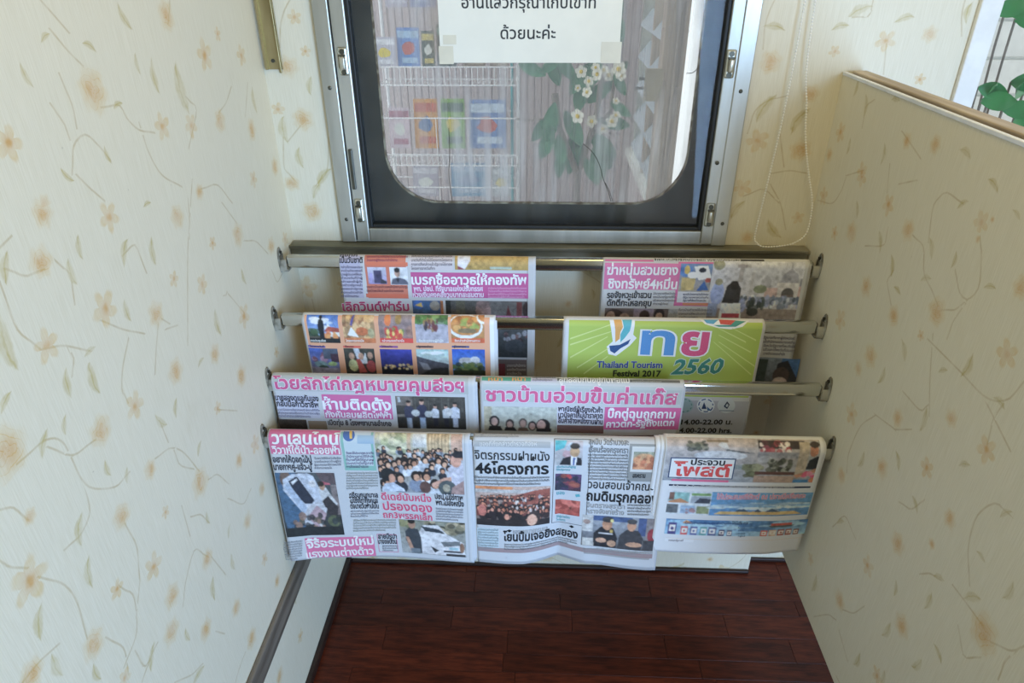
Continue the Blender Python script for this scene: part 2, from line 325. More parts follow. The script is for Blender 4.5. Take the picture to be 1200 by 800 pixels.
RM = [(965,230,11,2),(1010,207,12,2),(978,273,9,2),(998,272,15,1),(1041,240,13,2),(1064,270,16,1),(1046,311,11,3,60),(1015,336,15,1),(1047,370,15,1),(985,375,13,2),(1150,260,14,2),(1163,257,5,1),(1146,280,6,1),(1098,365,20,1),(1119,305,9,3,90),(1160,335,9,3,-20),(1197,337,17,1),(1052,339,8,3,5),(1005,245,9,3,60),(1032,282,11,3,55),(1128,238,9,3,-40),(1085,325,9,3,-30),(1092,290,11,3,50),
 (1020,417,17,1),(1006,432,11,1),(998,485,14,2),(1052,490,14,1),(1115,490,14,1),(1156,527,17,2),(1180,415,18,2),(1135,430,15,3,100),(1079,393,7,2),(1060,410,12,3,45),(1034,442,11,3,100),(1105,433,8,3,-40),(1034,548,15,1),(1086,548,13,2),(986,557,12,1),(1010,540,11,3,100),(1130,543,9,3,-40),(1172,470,10,3,5),(1084,492,14,3,85),(1053,540,10,3,45),
 (1052,637,17,1),(1113,608,14,1),(1092,637,8,1),(1017,663,13,2),(984,703,15,1),(955,685,12,3,90),(1040,740,13,3,100),(1057,733,18,1),(1153,742,30,1),(1183,695,13,3,95),(1089,705,12,3,90),(1100,765,10,3,20),(1138,698,14,3,-50),(1028,792,12,2),(1178,600,10,3,-60),(1150,651,8,3,0),(1100,675,9,3,-30),(1073,590,9,3,30),(1005,775,12,3,100),(985,610,8,3,-50),(1050,690,9,3,70),(1035,795,10,3,90),(1075,780,12,3,110),
 (985,155,12,2),(972,181,10,1),(1063,165,11,1),(1096,170,13,1),(1132,177,11,3,10),(1036,180,10,3,80),(1010,202,12,2),(1004,103,9,3,95),(1015,124,11,3,70),(1050,115,9,3),(995,172,8,3,90),(1178,130,9,3),(1165,215,11,3,20),(1100,120,9,3),(1192,250,8,3,20),(940,620,9,1),(950,655,8,2)]
RV = [[(1089,275),(1093,245),(1100,232),(1110,226),(1125,236)],[(1072,278),(1082,290),(1083,320),(1092,340),(1096,350)],[(1120,320),(1125,343),(1135,350),(1147,335),(1150,300),(1149,285)],[(1135,350),(1120,362),(1110,363)],[(1133,353),(1118,375),(1113,388)],[(1093,395),(1090,440),(1089,480)],[(1092,402),(1125,435),(1155,465),(1180,468),(1200,447)],[(1178,470),(1165,490),(1159,512)],[(1025,487),(1008,500),(995,530),(993,545)],[(1026,486),(1045,500),(1050,503),(1066,503)],[(1062,463),(1078,480),(1087,475)],[(1136,680),(1135,640),(1145,605),(1165,590),(1180,600)],[(1168,755),(1185,762),(1200,757)],[(1190,763),(1178,775),(1172,790)],[(978,615),(990,605),(1000,625)],[(1057,590),(1068,596),(1080,588)],[(1016,288),(1035,287),(1040,270)],[(960,235),(975,238),(985,225),(990,212)],[(994,205),(1010,200)],[(1040,220),(1042,200)],[(1056,215),(1070,212)],[(1120,690),(1135,710),(1148,728)],[(1124,740),(1130,768),(1145,770)],[(990,715),(1000,718),(1010,712)],[(955,722),(970,720),(978,725)],[(1045,320),(1040,330),(1043,350)],[(1012,140),(1015,125),(1023,118)],[(1075,180),(1060,158)],[(1082,672),(1090,672),(1100,678)],[(985,745),(992,770)],[(1155,470),(1180,520)]]
BM = [(903,73,14,1),(1038,48,11,2),(1090,40,10,1),(978,60,6,2),(950,110,11,1),(938,176,13,1),(888,165,12,2),(870,220,9,2),(1078,93,6,2),(1060,20,9,3,15),(1006,12,12,3,30),(935,140,12,3,60),(1133,15,9,3,90),(895,125,13,3,60),(338,78,13,1),(355,140,13,1),(326,128,7,2),(366,248,12,1),(331,152,11,3,90),(378,206,10,3,50),(370,222,8,3),(345,20,8,2),(358,60,6,2),(875,278,8,1),(905,270,10,3),(935,255,6,2),(862,245,9,3,60),(362,100,8,3,80),(342,215,9,1),(350,185,9,3,95),(908,30,10,3),(985,30,8,3)]
BV = [[(878,150),(885,130),(900,118),(915,114)],[(1003,20),(1018,18),(1023,2)],[(905,203),(925,200),(940,202)],[(905,220),(915,240),(920,265)],[(915,165),(918,190)],[(332,165),(333,195),(340,205)],[(342,160),(350,150)],[(1038,60),(1036,80)],[(876,228),(895,222),(910,235)],[(385,170),(383,200),(372,215)]]
for v in (LV, RV, BV):
    for k in v: assert len(k) >= 2
wl = papered('wall_left', 0, 0., -2.4, 0, 0, 2.3, .0085, False, LM, LV, fillseed=3); tag(wl, kind='structure')
# back wall: cut round the window opening
def under(px, py): return 320 < px < 985 and 300 < py < 680
wb = empty('wall_back'); tag(wb, kind='structure')
WX0, WX1, WZ0, WZ1 = .105, .888, .934, 1.80
papered('wallpaper_panel', 1, 0., 0, WX0, WZ0, 2.3, .0105, False, BM, BV, wb, 5, None)
papered('wallpaper_panel', 1, 0., WX1, 1.25, WZ0, 2.3, .0104, False, BM, BV, wb, 6, None)
papered('wallpaper_panel', 1, 0., 0, 1.086, 0, WZ0, .0105, False, [], [], wb, 8, under)
papered('wallpaper_panel', 1, 0., WX0, WX1, WZ1, 2.3, .0104, False, [], [], wb, 10, None)
papered('wallpaper_panel', 1, 0., 1.25, 2.2, 2.0, 2.3, .0104, False, [], [], wb, 11, None)
papered('wallpaper_panel', 1, 0., 1.25, 2.2, WZ0, 1.02, .0104, False, [], [], wb, 12, None)
papered('wallpaper_panel', 1, .042, 1.086, 2.2, 0, WZ0, .0104, False, [], [], wb, 13, under)
papered('wallpaper_panel', 0, 1.086, 0, .042, 0, WZ0, .0105, False, [], [], wb, 14, None)
MB().box((-.06, .046, -.02), (1.085, .09, .93)).box((-.06, .012, .93), (WX0 - .001, .09, 2.35)).box((WX1 + .001, .012, .93), (1.249, .09, 2.35)).box((WX0 - .001, .012, WZ1), (WX1 + .001, .09, 2.35)).box((1.086, .05, -.02), (2.26, .09, .93)).box((1.249, .012, 2.0), (2.26, .09, 2.35)).box((1.249, .012, .93), (2.26, .09, 1.02)).build('wall_core', MT['whitepaint'], wb)
MB().box((-.06, -2.4, -.02), (-.002, .012, 2.35)).build('wall_core', MT['whitepaint'], wl)

# partition on the right (its foot hangs clear of the floor)
PX, PZ0, PZ1 = 1.05, .3135, 1.2625
wr = papered('wall_right', 0, PX, -.90, 0, PZ0, PZ1 - .004, .0085, True, RM, RV, fillseed=21); tag(wr, kind='structure')
MB().box((PX + .001, -.90, PZ0), (PX + .034, -.001, PZ1 - .006)).build('board_core', MT['beige'], wr)
MB().box((PX - .0012, -.90, PZ1 - .005), (PX + .006, -.001, PZ1 + .0005), .0008).build('edge_trim', MT['whiteedge'], wr)
MB().box((PX + .006, -.90, PZ1 - .008), (PX + .011, -.001, PZ1 - .0055)).build('groove_shadow_strip', MT['skirting_and_shade'], wr)  # dark strip gives the groove its shadow by colour
MB().box((PX + .011, -.90, PZ1 - .006), (PX + .036, .0 - .012, PZ1 + .004), .002).build('cap_rail', MT['beige'], wr)

# the rest of the compartment, outside the picture: rear wall with a doorway, far side wall with a window
rw = MB().box((-.06, -2.46, -.02), (1.0, -2.40, 2.35)).box((1.0, -2.46, 2.0), (1.9, -2.40, 2.35)).box((1.9, -2.46, -.02), (2.30, -2.40, 2.35)).build('wall_rear', MT['ceiling']); tag(rw, kind='structure')
fw_ = MB().box((2.24, -2.46, -.02), (2.30, .09, 1.05)).box((2.24, -2.46, 2.05), (2.30, .09, 2.35)).box((2.24, -2.46, 1.05), (2.30, -1.35, 2.05)).box((2.24, -.65, 1.05), (2.30, .09, 2.05)).build('wall_far', MT['ceiling']); tag(fw_, kind='structure')
# ceiling, floor, trims
tag(MB().box((-.06, -2.4, 2.30), (2.26, .09, 2.36)).build('ceiling', MT['ceiling']), kind='structure')
fl = MB().box((-.06, -2.4, -.06), (2.26, .045, -.006)).build('floor', MT['sub']); tag(fl, kind='structure')
rowy = [.042, -.022, -.0285 - .058]
ys = [.043, -.028]
while ys[-1] > -1.5: ys.append(ys[-1] - (.0655 if len(ys) % 3 else .048))
rr = random.Random(11); pm = {}
for i in range(len(ys) - 1):
    x = .004 - rr.uniform(0, .3)
    while x < 1.75:
        L = rr.choice([.30, .38, .46]); x0, x1 = max(x, .004), min(x + L, 1.76)
        if x1 - x0 > .02:
            key = (round(x1 - x0, 3), round(ys[i] - ys[i + 1], 4))
            if key not in pm:
                b = MB().box((0, 0, -.0062), (x1 - x0 - .0007, ys[i] - ys[i + 1] - .0008, 0), .0004, seg=1); po = b.build('plank', MT['plank'], fl); pm[key] = po.data
            else:
                po = bpy.data.objects.new('plank', pm[key]); COL.objects.link(po); po.parent = fl
            po.location = (x0, ys[i + 1], rr.uniform(-.0002, 0))
        x += L
def base(name, lo, hi, m): return tag(MB().box(lo, hi, .003).build(name, m), kind='structure')
base('baseboard_left', (0, -2.4, 0), (.012, -.001, .022), MT['skirting_and_shade'])
base('shadow_strip_back', (.012, -.010, 0), (1.086, -.0005, .010), MT['skirting_and_shade'])  # thin dark strip painting the shadow under the back panel
base('baseboard_recess', (1.088, .034, 0), (1.76, .0415, .012), MT['skirting_and_shade'])
base('trim_1', (0, -2.4, .262), (.010, -.001, .318), MT['trimwood'])
# metal corner strip high in the corner
s = MB().box((.006, -.0030, 1.266), (.036, -.0002, 2.29), .0006).box((.006, -.0085, 1.266), (.010, -.003, 2.29)).box((.030, -.0060, 1.260), (.0345, -.003, 2.29), .0012).build('trim_2', MT['strip']); tag(s, kind='structure')
MB().cyl((.0205, -.0030, 1.281), (.0205, -.0052, 1.281), .0034).build('screw', MT['screw'], s)

# ------------------------------------------------------------------ window_1
win = empty('window_1', (0, 0, 0)); tag(win, kind='structure')
OX0, OX1, OZ0, OZ1 = .107, .886, .9345, 1.79          # outer frame outside
IX0, IX1 = .1372, .8625                                # joint
def framebars(x0, x1, z0, z1, t, y0, y1, bev, names, m, bottom=True):
    for nm, lo, hi in (('l', (x0, y0, z0), (x0 + t, y1, z1)), ('r', (x1 - t, y0, z0), (x1, y1, z1)), ('t', (x0 + t, y0, z1 - t), (x1 - t, y1, z1)), ('b', (x0 + t, y0, z0), (x1 - t, y1, z0 + t))):
        if nm == 'b' and not bottom: continue
        MB().box(lo, hi, bev).build(names, m, win)
framebars(OX0, OX1, OZ0, OZ1, .0285, -.012, .012, .0018, 'frame_bar', MT['alu'], False)
framebars(IX0, IX1, OZ0 + .002, OZ1 - .03, .0265, -.009, .020, .0022, 'sash_bar', MT['alu'])
MB().box((IX0 - .0016, -.004, OZ0 + .002), (IX0, .01, OZ1 - .03)).box((IX1, -.004, OZ0 + .002), (IX1 + .0016, .01, OZ1 - .03)).build('joint_gap', MT['rubber'], win)
gx0, gx1, gz0, gz1 = IX0 + .0265, IX1 - .0265, OZ0 + .0285, OZ1 - .0565
g = MB()
for lo, hi in (((gx0, -.004, gz0), (gx0 + .0075, .016, gz1)), ((gx1 - .0075, -.004, gz0), (gx1, .016, gz1)), ((gx0 + .0075, -.004, gz0), (gx1 - .0075, .016, gz0 + .0075)), ((gx0 + .0075, -.004, gz1 - .0075), (gx1 - .0075, .016, gz1))): g.box(lo, hi, .002)
g.build('gasket', MT['rubber'], win)
MB().box((gx0 + .006, .006, gz0 + .006), (gx1 - .006, .0085, gz1 - .006)).build('pane', MT['pane'], win)
# surround sheet with rounded opening
def rrect(x0, x1, z0, z1, R, n=10):
    P = []
    for cx, cz, a in ((x1 - R, z0 + R, -90), (x1 - R, z1 - R, 0), (x0 + R, z1 - R, 90), (x0 + R, z0 + R, 180)):
        for k in range(n + 1):
            th = math.radians(a + 90 * k / n); P.append((cx + R * math.cos(th), cz + R * math.sin(th)))
    return P
QX0, QX1, QZ0, QZ1, QR = .199, .803, 1.0, 1.72, .105
def ring(inner, outer, y0, y1):
    n = len(inner); V = [(x, y0, z) for x, z in inner] + [(x, y0, z) for x, z in outer] + [(x, y1, z) for x, z in inner] + [(x, y1, z) for x, z in outer]
    Fc = []
    for i in range(n):
        j = (i + 1) % n
        Fc += [(i, j, n + j, n + i), (2 * n + i, 3 * n + i, 3 * n + j, 2 * n + j), (i, 2 * n + i, 2 * n + j, j), (n + i, n + j, 3 * n + j, 3 * n + i)]
    return V, Fc
inn = rrect(QX0, QX1, QZ0, QZ1, QR); out_ = rrect(.128, .872, .94, 1.775, .012)
V, Fc = ring(inn, out_, .048, .062); MB().poly(V, Fc).build('surround', MT['surround'], win, True)
V, Fc = ring(rrect(QX0 + .003, QX1 - .003, QZ0 + .003, QZ1 - .003, QR - .003), rrect(QX0 - .0006, QX1 + .0006, QZ0 - .0006, QZ1 + .0006, QR + .0006), .0455, .0485)
MB().poly(V, Fc).build('sealant', MT['rust'], win, True)
V = [(x, .052, z) for x, z in inn]; MB().poly(V, [list(range(len(V)))]).build('outer_pane', MT['dirty'], win)
ck = MB()
for P_ in ([(683, 168), (694, 178), (702, 192), (707, 210), (713, 226), (716, 236)], [(709, 214), (714, 224), (718, 236)], [(526, 150), (527, 180), (526, 205), (530, 236)], [(804, 86), (812, 85), (818, 79), (821, 73)]):
    ck.tube(catmull([at(x, y, 1, .0515) for x, y in P_], 4), .0007, 5)
ck.build('crack', simple('dark_crack_line', '4a4238', .7), win)
MB().box((.128, .020, .934), (.872, .048, .940)).box((.122, .020, .94), (.128, .062, 1.775)).box((.872, .020, .94), (.878, .062, 1.775)).box((.128, .02, 1.772), (.872, .048, 1.785)).build('reveal', MT['surround'], win)
# latches, slots, screws
def latch(px, py):
    c = at(px, py, 1, -.012); x, z = c[0], c[2]
    a = MB().box((x - .0085, -.0125, z - .024), (x + .0085, -.0088, z + .024), .0035).build('latch', MT['latch'], win)
    MB().box((x - .0048, -.0210, z - .014), (x + .0050, -.0125, z + .009), .0032).build('catch', MT['latch'], a, True)
    for dz in (.0165, -.0185): MB().cyl((x, -.0124, z + dz), (x, -.0140, z + dz), .0047).build('screw', MT['screw'], a)
    MB().box((x - .0062, -.0180, z + .0085), (x + .0062, -.0125, z + .0115), .001).build('pivot', MT['screw'], a)
for p in ((402, 72), (421, 247), (856, 75), (832, 252)): latch(*p)
for p in ((386.5, 103), (406, 257), (868, 107), (846.5, 262), (840.5, 191)):
    c = at(*p, 1, -.012); MB().ball((c[0], -.012, c[2]), .0038, (1, .5, 1), 10).build('screw', MT['screw'], win, True)
c0, c1 = at(410, 175, 1, -.012), at(413, 222, 1, -.012)
MB().box((c0[0] - .004, -.0135, c1[2]), (c0[0] + .0035, -.0085, c0[2]), .0015).box((c0[0] - .0018, -.0145, c1[2] + .004), (c0[0] + .0018, -.0125, c0[2] - .004)).build('guide_slot', MT['screw'], win)

# metal ledge under the window
lg = MB().box((.001, -.030, .899), (1.048, -.0006, .9335), .003).box((.001, -.033, .9265), (1.048, -.030, .9335), .001).build('window_ledge', MT['alu_dull'])
lg.name = 'trim_3'; tag(lg, kind='structure')

# second window, right of the partition
w2 = empty('window_2'); tag(w2, kind='structure')
framepts = (1.2505, 2.15, 1.022, 1.99)
for lo, hi in (((1.2505, -.010, 1.022), (1.287, .03, 1.99)), ((2.113, -.010, 1.022), (2.15, .03, 1.99)), ((1.287, -.010, 1.022), (2.113, .03, 1.048)), ((1.287, -.010, 1.955), (2.113, .03, 1.99))):
    MB().box(lo, hi, .002).build('frame_bar', MT['whitepaint'], w2)
MB().box((1.287, .004, 1.048), (2.113, .007, 1.955)).build('pane', MT['pane'], w2)

# ------------------------------------------------------------------ newspaper rails
RY = [-.0846, -.1635, -.2416, -.3091]; RZ = [.9218, .8326, .7432, .6599]
names = ['topmost chrome newspaper rail, just under the window ledge', 'second chrome newspaper rail from the top, carrying the green festival newspaper', 'third chrome newspaper rail from the top, bare at its right end', 'lowest chrome newspaper rail, almost hidden under three newspapers']
TW, TH = .017, .0255
for i in range(4):
    y, z = RY[i], RZ[i]
    r = empty('newspaper_rail', (.525, y, z)); tag(r, names[i], 'rail', 'rails of the newspaper rack')
    b = MB().box((-.512, -TW / 2, -TH / 2), (.512, TW / 2, TH / 2), .0052, seg=4).build('tube', MT['chrome'], r, True)
    for s in (-1, 1):
        X = s * .5235
        m = MB()
        # oval eye plate on the wall, seen edge on, with a hook cradling the rail
        n = 18; ov = [(X, -.004 + .0085 * math.cos(2 * PI * k / n), .004 + .024 * math.sin(2 * PI * k / n)) for k in range(n)]
        m.tube(ov, .0022, 6, True)
        m.box((X - .0012, -.010, -.021), (X + .0012, .011, .012), .0008)
        m.extrude([(X, -.0115, -.018), (X, .0105, -.018), (X, .0105, -.0145), (X, -.0115, -.0145)], (-s * .016, 0, 0))
        m.extrude([(X, -.0125, -.018), (X, -.0095, -.018), (X, -.0095, .006), (X, -.0125, .002)], (-s * .013, 0, 0))
        m.build('bracket', MT['bracket'], r, True)
        MB().cyl((X, 0, .018), (X - s * .003, 0, .018), .0032).build('screw', MT['screw'], r)

# ------------------------------------------------------------------ printing on the newspapers
THAI = ''.join(chr(c) for c in list(range(0x0E01, 0x0E3B)) + list(range(0x0E40, 0x0E4E)))
CH = THAI + 'ThailndTourismFestval0123456789.-/: h'
CH = ''.join(sorted(set(CH)))
def glyphs(off, res=2):
    """outline of every character: verts (em units), triangles, advance"""
    def conv(body):
        c = bpy.data.curves.new('lettering_source', 'FONT'); c.body = body; c.offset = off; c.resolution_u = res; c.space_line = 5; c.size = 1
        o = bpy.data.objects.new('lettering_source', c); COL.objects.link(o)
        bpy.context.view_layer.update()
        me = bpy.data.meshes.new_from_object(o.evaluated_get(bpy.context.evaluated_depsgraph_get())); me.calc_loop_triangles()
        V = np.zeros(len(me.vertices) * 3); me.vertices.foreach_get('co', V); V = V.reshape(-1, 3)[:, :2]
        T = np.zeros(len(me.loop_triangles) * 3, int); me.loop_triangles.foreach_get('vertices', T); T = T.reshape(-1, 3)
        bpy.data.objects.remove(o); bpy.data.curves.remove(c); bpy.data.meshes.remove(me); return V, T
    cs = [c for c in CH if c != ' ']
    V1, T1 = conv('\n'.join(c for c in cs)); V2, T2 = conv('\n'.join(c + 'l' for c in cs) + '\nl')
    def split(V, T, n):
        ln = np.round(-(V[:, 1] - .3) / 5.).astype(int); return [(ln == k) for k in range(n)]
    D = {}; s1 = split(V1, T1, len(cs)); s2 = split(V2, T2, len(cs) + 1)
    lx = V2[s2[-1]][:, 0].max()
    for k, c in enumerate(cs):
        ids = np.where(s1[k])[0]
        if not len(ids): continue
        remap = -np.ones(len(V1), int); remap[ids] = np.arange(len(ids))
        v = V1[ids] + np.array([0, 5. * k]); tt = T1[s1[k][T1[:, 0]]]
        D[c] = (v, remap[tt], V2[s2[k]][:, 0].max() - lx)
    D[' '] = (np.zeros((0, 2)), np.zeros((0, 3), int), .28)
    return D
G = {'n': glyphs(.012), 'b': glyphs(.030), 'o': glyphs(.062), 's': glyphs(.02, 1)}
UP = 'ิีึืั็ํ'; TONE = '่้๊๋์'
def lay(txt, st):
    x = 0; Vs, Ts = [], []; n = 0; prev = ''
    for c in txt:
        if c not in G[st]: prev = c; continue
        v, tt, adv = G[st][c]
        dy = 0
        if c in TONE and not (prev in UP and prev): dy = -.0
        if c in TONE and prev in UP and prev: dy = STACK
        if len(v): Vs.append(v + np.array([x, dy])); Ts.append(tt + n); n += len(v)
        x += adv; prev = c if c not in TONE else prev
    return (np.vstack(Vs), np.vstack(Ts), x) if Vs else (np.zeros((0, 2)), np.zeros((0, 3), int), x)
STACK = .0
R0 = .0138                                              # bend of the paper over the rail
class Paper:
    def __init__(s, label, group, rail, x0, x1, front, back, ref, wave=None, taper=0, inner=(), xs=0, white=.60):
        s.white = white
        s.i = rail; s.yc, s.zc = RY[rail], RZ[rail]; s.r = R0 + xs; s.x0, s.x1 = x0, x1; s.front, s.back = front, back
        s.ref = lin(ref); s.wave = wave or (lambda x, q: 0 * x); s.taper = taper; s.yf = s.yc - s.r; s.L = s.r * PI / 2
        s.root = empty('newspaper', ((x0 + x1) / 2, s.yc, s.zc)); tag(s.root, label, 'newspaper', group)
        s.off = np.array(s.root.location)
        s.mat = paper_mat('newsprint', (s.white,) * 3)
        s.sheet('front_sheet', x0, x1, 0, front, back, .0016)
        for k, (dx0, dx1, dr, ds) in enumerate(inner): s.sheet('inner_sheet', x0 + dx0, x1 + dx1, dr, front + ds, back, .0008)
        s.P = [[], [], [], 0]; s.T = [[], [], [], 0]; s.cnt = 0
    def alb(s, h): return s.press(lin(h))
    def press(s, C):
        C = np.clip(C / s.ref * s.white, .004, .85); L = C @ np.array([.3, .6, .1]); return C * .80 + .20 * L[..., None] + .012
    def surf(s, x, q, d=0.):
        """point of the sheet at width x and arc length q (0 = crest of the rail), d above the paper"""
        x = np.asarray(x, float); q = np.asarray(q, float) + 0 * x; r = s.r + d
        a = np.clip(np.abs(q) / s.r, 0, PI / 2); down = np.maximum(np.abs(q) - s.L, 0)
        sg = np.where(q >= 0, -1., 1.)
        y = s.yc + sg * r * np.sin(a); z = s.zc + .0005 + r * np.cos(a) - down
        wv = np.where(q >= 0, s.wave(x, np.clip((q - s.L) / s.front, 0, 2)), 0)
        xx = x + s.taper * np.clip(q - s.L, 0, 1) * (x - (s.x0 + s.x1) / 2)
        return np.stack([xx, y - wv, z], -1) - s.off
    def sheet(s, name, x0, x1, dr, front, back, th):
        nx = max(8, int((x1 - x0) / .006)); qs = np.concatenate([np.linspace(-back - s.L, -s.L, 12)[:-1], np.linspace(-s.L, s.L, 33)[:-1], np.linspace(s.L, s.L + front, int(front / .006))])
        X, Q = np.meshgrid(np.linspace(x0, x1, nx), qs); n = X.size; h, w_ = X.shape
        V = np.concatenate([s.surf(X.ravel(), Q.ravel(), dr - 0), s.surf(X.ravel(), Q.ravel(), dr - th)])
        Fc = []
        for j in range(h - 1):
            for i in range(w_ - 1):
                k = j * w_ + i; Fc.append((k, k + w_, k + w_ + 1, k + 1)); Fc.append((n + k, n + k + 1, n + k + w_ + 1, n + k + w_))
        bd = [i for i in range(w_)] + [j * w_ + w_ - 1 for j in range(1, h)] + [(h - 1) * w_ + i for i in range(w_ - 2, -1, -1)] + [j * w_ for j in range(h - 2, 0, -1)]
        for a, b in zip(bd, bd[1:] + bd[:1]): Fc.append((a, b, n + b, n + a))
        return me_obj(name, V, Fc, s.mat, s.root, True)
    def xq(s, px, py):
        """where the line of sight through a photograph point meets the sheet: width x and arc length q"""
        px, py = np.broadcast_arrays(np.asarray(px, float), np.asarray(py, float))
        d = AX[2] + ((px - 600) / F)[..., None] * AX[0] - ((py - 400) / F)[..., None] * AX[1]
        t_ = (s.yf - CAM[1]) / d[..., 1]; P = CAM + t_[..., None] * d; q = s.L + s.zc - P[..., 2]
        oy, oz = CAM[1] - s.yc, CAM[2] - s.zc; a = d[..., 1] ** 2 + d[..., 2] ** 2; b = oy * d[..., 1] + oz * d[..., 2]; c = oy * oy + oz * oz - s.r ** 2
        D = b * b - a * c; tc = (-b - np.sqrt(np.maximum(D, 0))) / a; Pc = CAM + tc[..., None] * d
        qc = np.where(D > 0, s.r * np.arctan2(s.yc - Pc[..., 1], Pc[..., 2] - s.zc), 0.)
        up = P[..., 2] > s.zc; x = np.where(up, Pc[..., 0], P[..., 0]); q = np.where(up, qc, q)
        xc = (s.x0 + s.x1) / 2; k = s.taper * np.clip(q - s.L, 0, 1)
        return (x + k * xc) / (1 + k), q
    def add(s, store, V, T, C):
        n = store[3]; store[0].append(V); store[1].append(T + n); store[2].append(np.broadcast_to(C, (len(V), 3))); store[3] += len(V)
    def grid(s, x0, x1, q0, q1, cell):
        nx, nq = max(2, int(abs(x1 - x0) / cell) + 1), max(2, int(abs(q1 - q0) / cell) + 1)
        qs = np.linspace(q0, q1, nq)
        if q0 < s.L < q1 and cell > .0016: qs = np.concatenate([np.linspace(q0, s.L, max(2, int((s.L - q0) / .0014) + 1))[:-1], np.linspace(s.L, q1, max(2, int((q1 - s.L) / cell) + 2))])
        elif q1 <= s.L and cell > .0016: qs = np.linspace(q0, q1, max(2, int((q1 - q0) / .0014) + 2))
        nq = len(qs); X, Q = np.meshgrid(np.linspace(x0, x1, nx), qs); k = (np.arange(nq - 1)[:, None] * nx + np.arange(nx - 1)).ravel()
        return X, Q, np.concatenate([np.stack([k, k + nx, k + nx + 1], 1), np.stack([k, k + nx + 1, k + 1], 1)])
    def lift(s, lay_): s.cnt += 1; return .00022 * lay_ + 2e-6 * (s.cnt % 90)
    def fill(s, x0, x1, q0, q1, col, lay_):
        X, Q, T = s.grid(x0, x1, q0, q1, .006); s.add(s.P, s.surf(X.ravel(), Q.ravel(), s.lift(lay_)), T, s.alb(col))
    def rect(s, a, b, c, d, col, lay_=1):
        x0, q0 = s.xq(a, b); x1, q1 = s.xq(c, d); q0 = max(q0, -.004)
        if c - a < 2.5: x1 = s.xq(c, b)[0]
        s.fill(x0, x1, q0, q1, col, lay_)
    def frame(s, a, b, c, d, col, w_=.8, lay_=2):
        x0, q0 = s.xq(a, b); x1, q1 = s.xq(c, d); t_ = w_ * .0016
        for R_ in ((x0, x1, q0, q0 + t_), (x0, x1, q1 - t_, q1), (x0, x0 + t_, q0, q1), (x1 - t_, x1, q0, q1)): s.fill(*R_, col, lay_)
    def quadpoly(s, pts, col, lay_=3):
        """flat printed shape from photo-space outline"""
        P = np.array(pts, float); x, q = s.xq(P[:, 0], P[:, 1]); V = list(zip(x, q)); bm = bmesh.new()
        f = bm.faces.new([bm.verts.new((a, -b, 0)) for a, b in V]); bmesh.ops.triangulate(bm, faces=[f]); bm.verts.index_update()
        V = np.array([v.co[:2] for v in bm.verts]); T = np.array([[v.index for v in g.verts] for g in bm.faces]); bm.free()
        s.tri(s.P, V[:, 0], -V[:, 1], T, col, lay_)
    def tri(s, store, X, Q, T, col, lay_, mx=.0045):
        J = T.ravel(); D = (.00022 * lay_ + (np.arange(len(T)) * 7 % 23) * 4e-6).repeat(3) + 1e-6 * (s.cnt % 20); s.cnt += 1
        V = np.stack([X[J], Q[J], D], 1); T = np.arange(len(J)).reshape(-1, 3)
        for _ in range(5):
            e = np.stack([np.hypot(*(V[T[:, i], :2] - V[T[:, (i + 1) % 3], :2]).T) for i in range(3)], 1); big = e.max(1) > np.where(V[T, 1].min(1) < s.L + .001, .0022, mx)
            if not big.any(): break
            B = T[big]; ed = np.sort(np.concatenate([B[:, [0, 1]], B[:, [1, 2]], B[:, [2, 0]]]), 1)
            uq, inv = np.unique(ed, axis=0, return_inverse=True); inv = inv.ravel(); base_ = len(V)
            V = np.concatenate([V, (V[uq[:, 0]] + V[uq[:, 1]]) / 2]); nb = len(B); m0, m1, m2 = base_ + inv[:nb], base_ + inv[nb:2 * nb], base_ + inv[2 * nb:]
            T = np.concatenate([T[~big], np.stack([B[:, 0], m0, m2], 1), np.stack([m0, B[:, 1], m1], 1), np.stack([m2, m1, B[:, 2]], 1), np.stack([m0, m1, m2], 1)])
        s.add(store, s.surf(V[:, 0], V[:, 1], V[:, 2]), T, s.alb(col))
    def text(s, txt, xa, ya, xb, yb, h, col, st='b', lay_=4, halo=None, slant=0, sq=1.):
        if halo: s.text(txt, xa, ya, xb, yb, h, halo, 'o', lay_ - 1, slant=slant, sq=sq)
        V, T, adv = lay(txt, 'b' if st == 'o' else st)
        xmin, xmax = V[:, 0].min(), V[:, 0].max()
        if st == 'o': V, T, adv = lay(txt, 'o')
        x0, q0 = s.xq(xa, ya); x1, q1 = s.xq(xb, yb); _, qh = s.xq(xa, ya - h)
        sc = (q0 - qh) / .56; k = (V[:, 0] - xmin) / (xmax - xmin); V = V.copy(); V[:, 1] = np.where(V[:, 1] > .57, .57 + (V[:, 1] - .57) * sq, V[:, 1])
        X = x0 + k * (x1 - x0) + slant * V[:, 1] * sc; Q = q0 + k * (q1 - q0) - V[:, 1] * sc
        s.tri(s.T, X, Q, T, col, lay_, .007 if h < 7 else .0045)
    def lines(s, x0, y0, x1, y1, n, col, h=None, tilt=0., seed=None):
        pool = ['การ', 'ประชุม', 'รัฐบาล', 'ตำรวจ', 'จังหวัด', 'ได้', 'แล้ว', 'ว่า', 'เมื่อ', 'วันที่', 'กรม', 'ชาวบ้าน', 'ที่', 'และ', 'สำนักงาน', 'ประเทศ', 'กล่าว', 'พบ', 'ผู้', 'ของ', 'นาย', 'ให้', 'จาก', 'โครงการ', 'ถึง']
        g = random.Random(seed if seed is not None else int(x0 * 7 + y0)); dy = (y1 - y0) / n; h = h or dy * .52
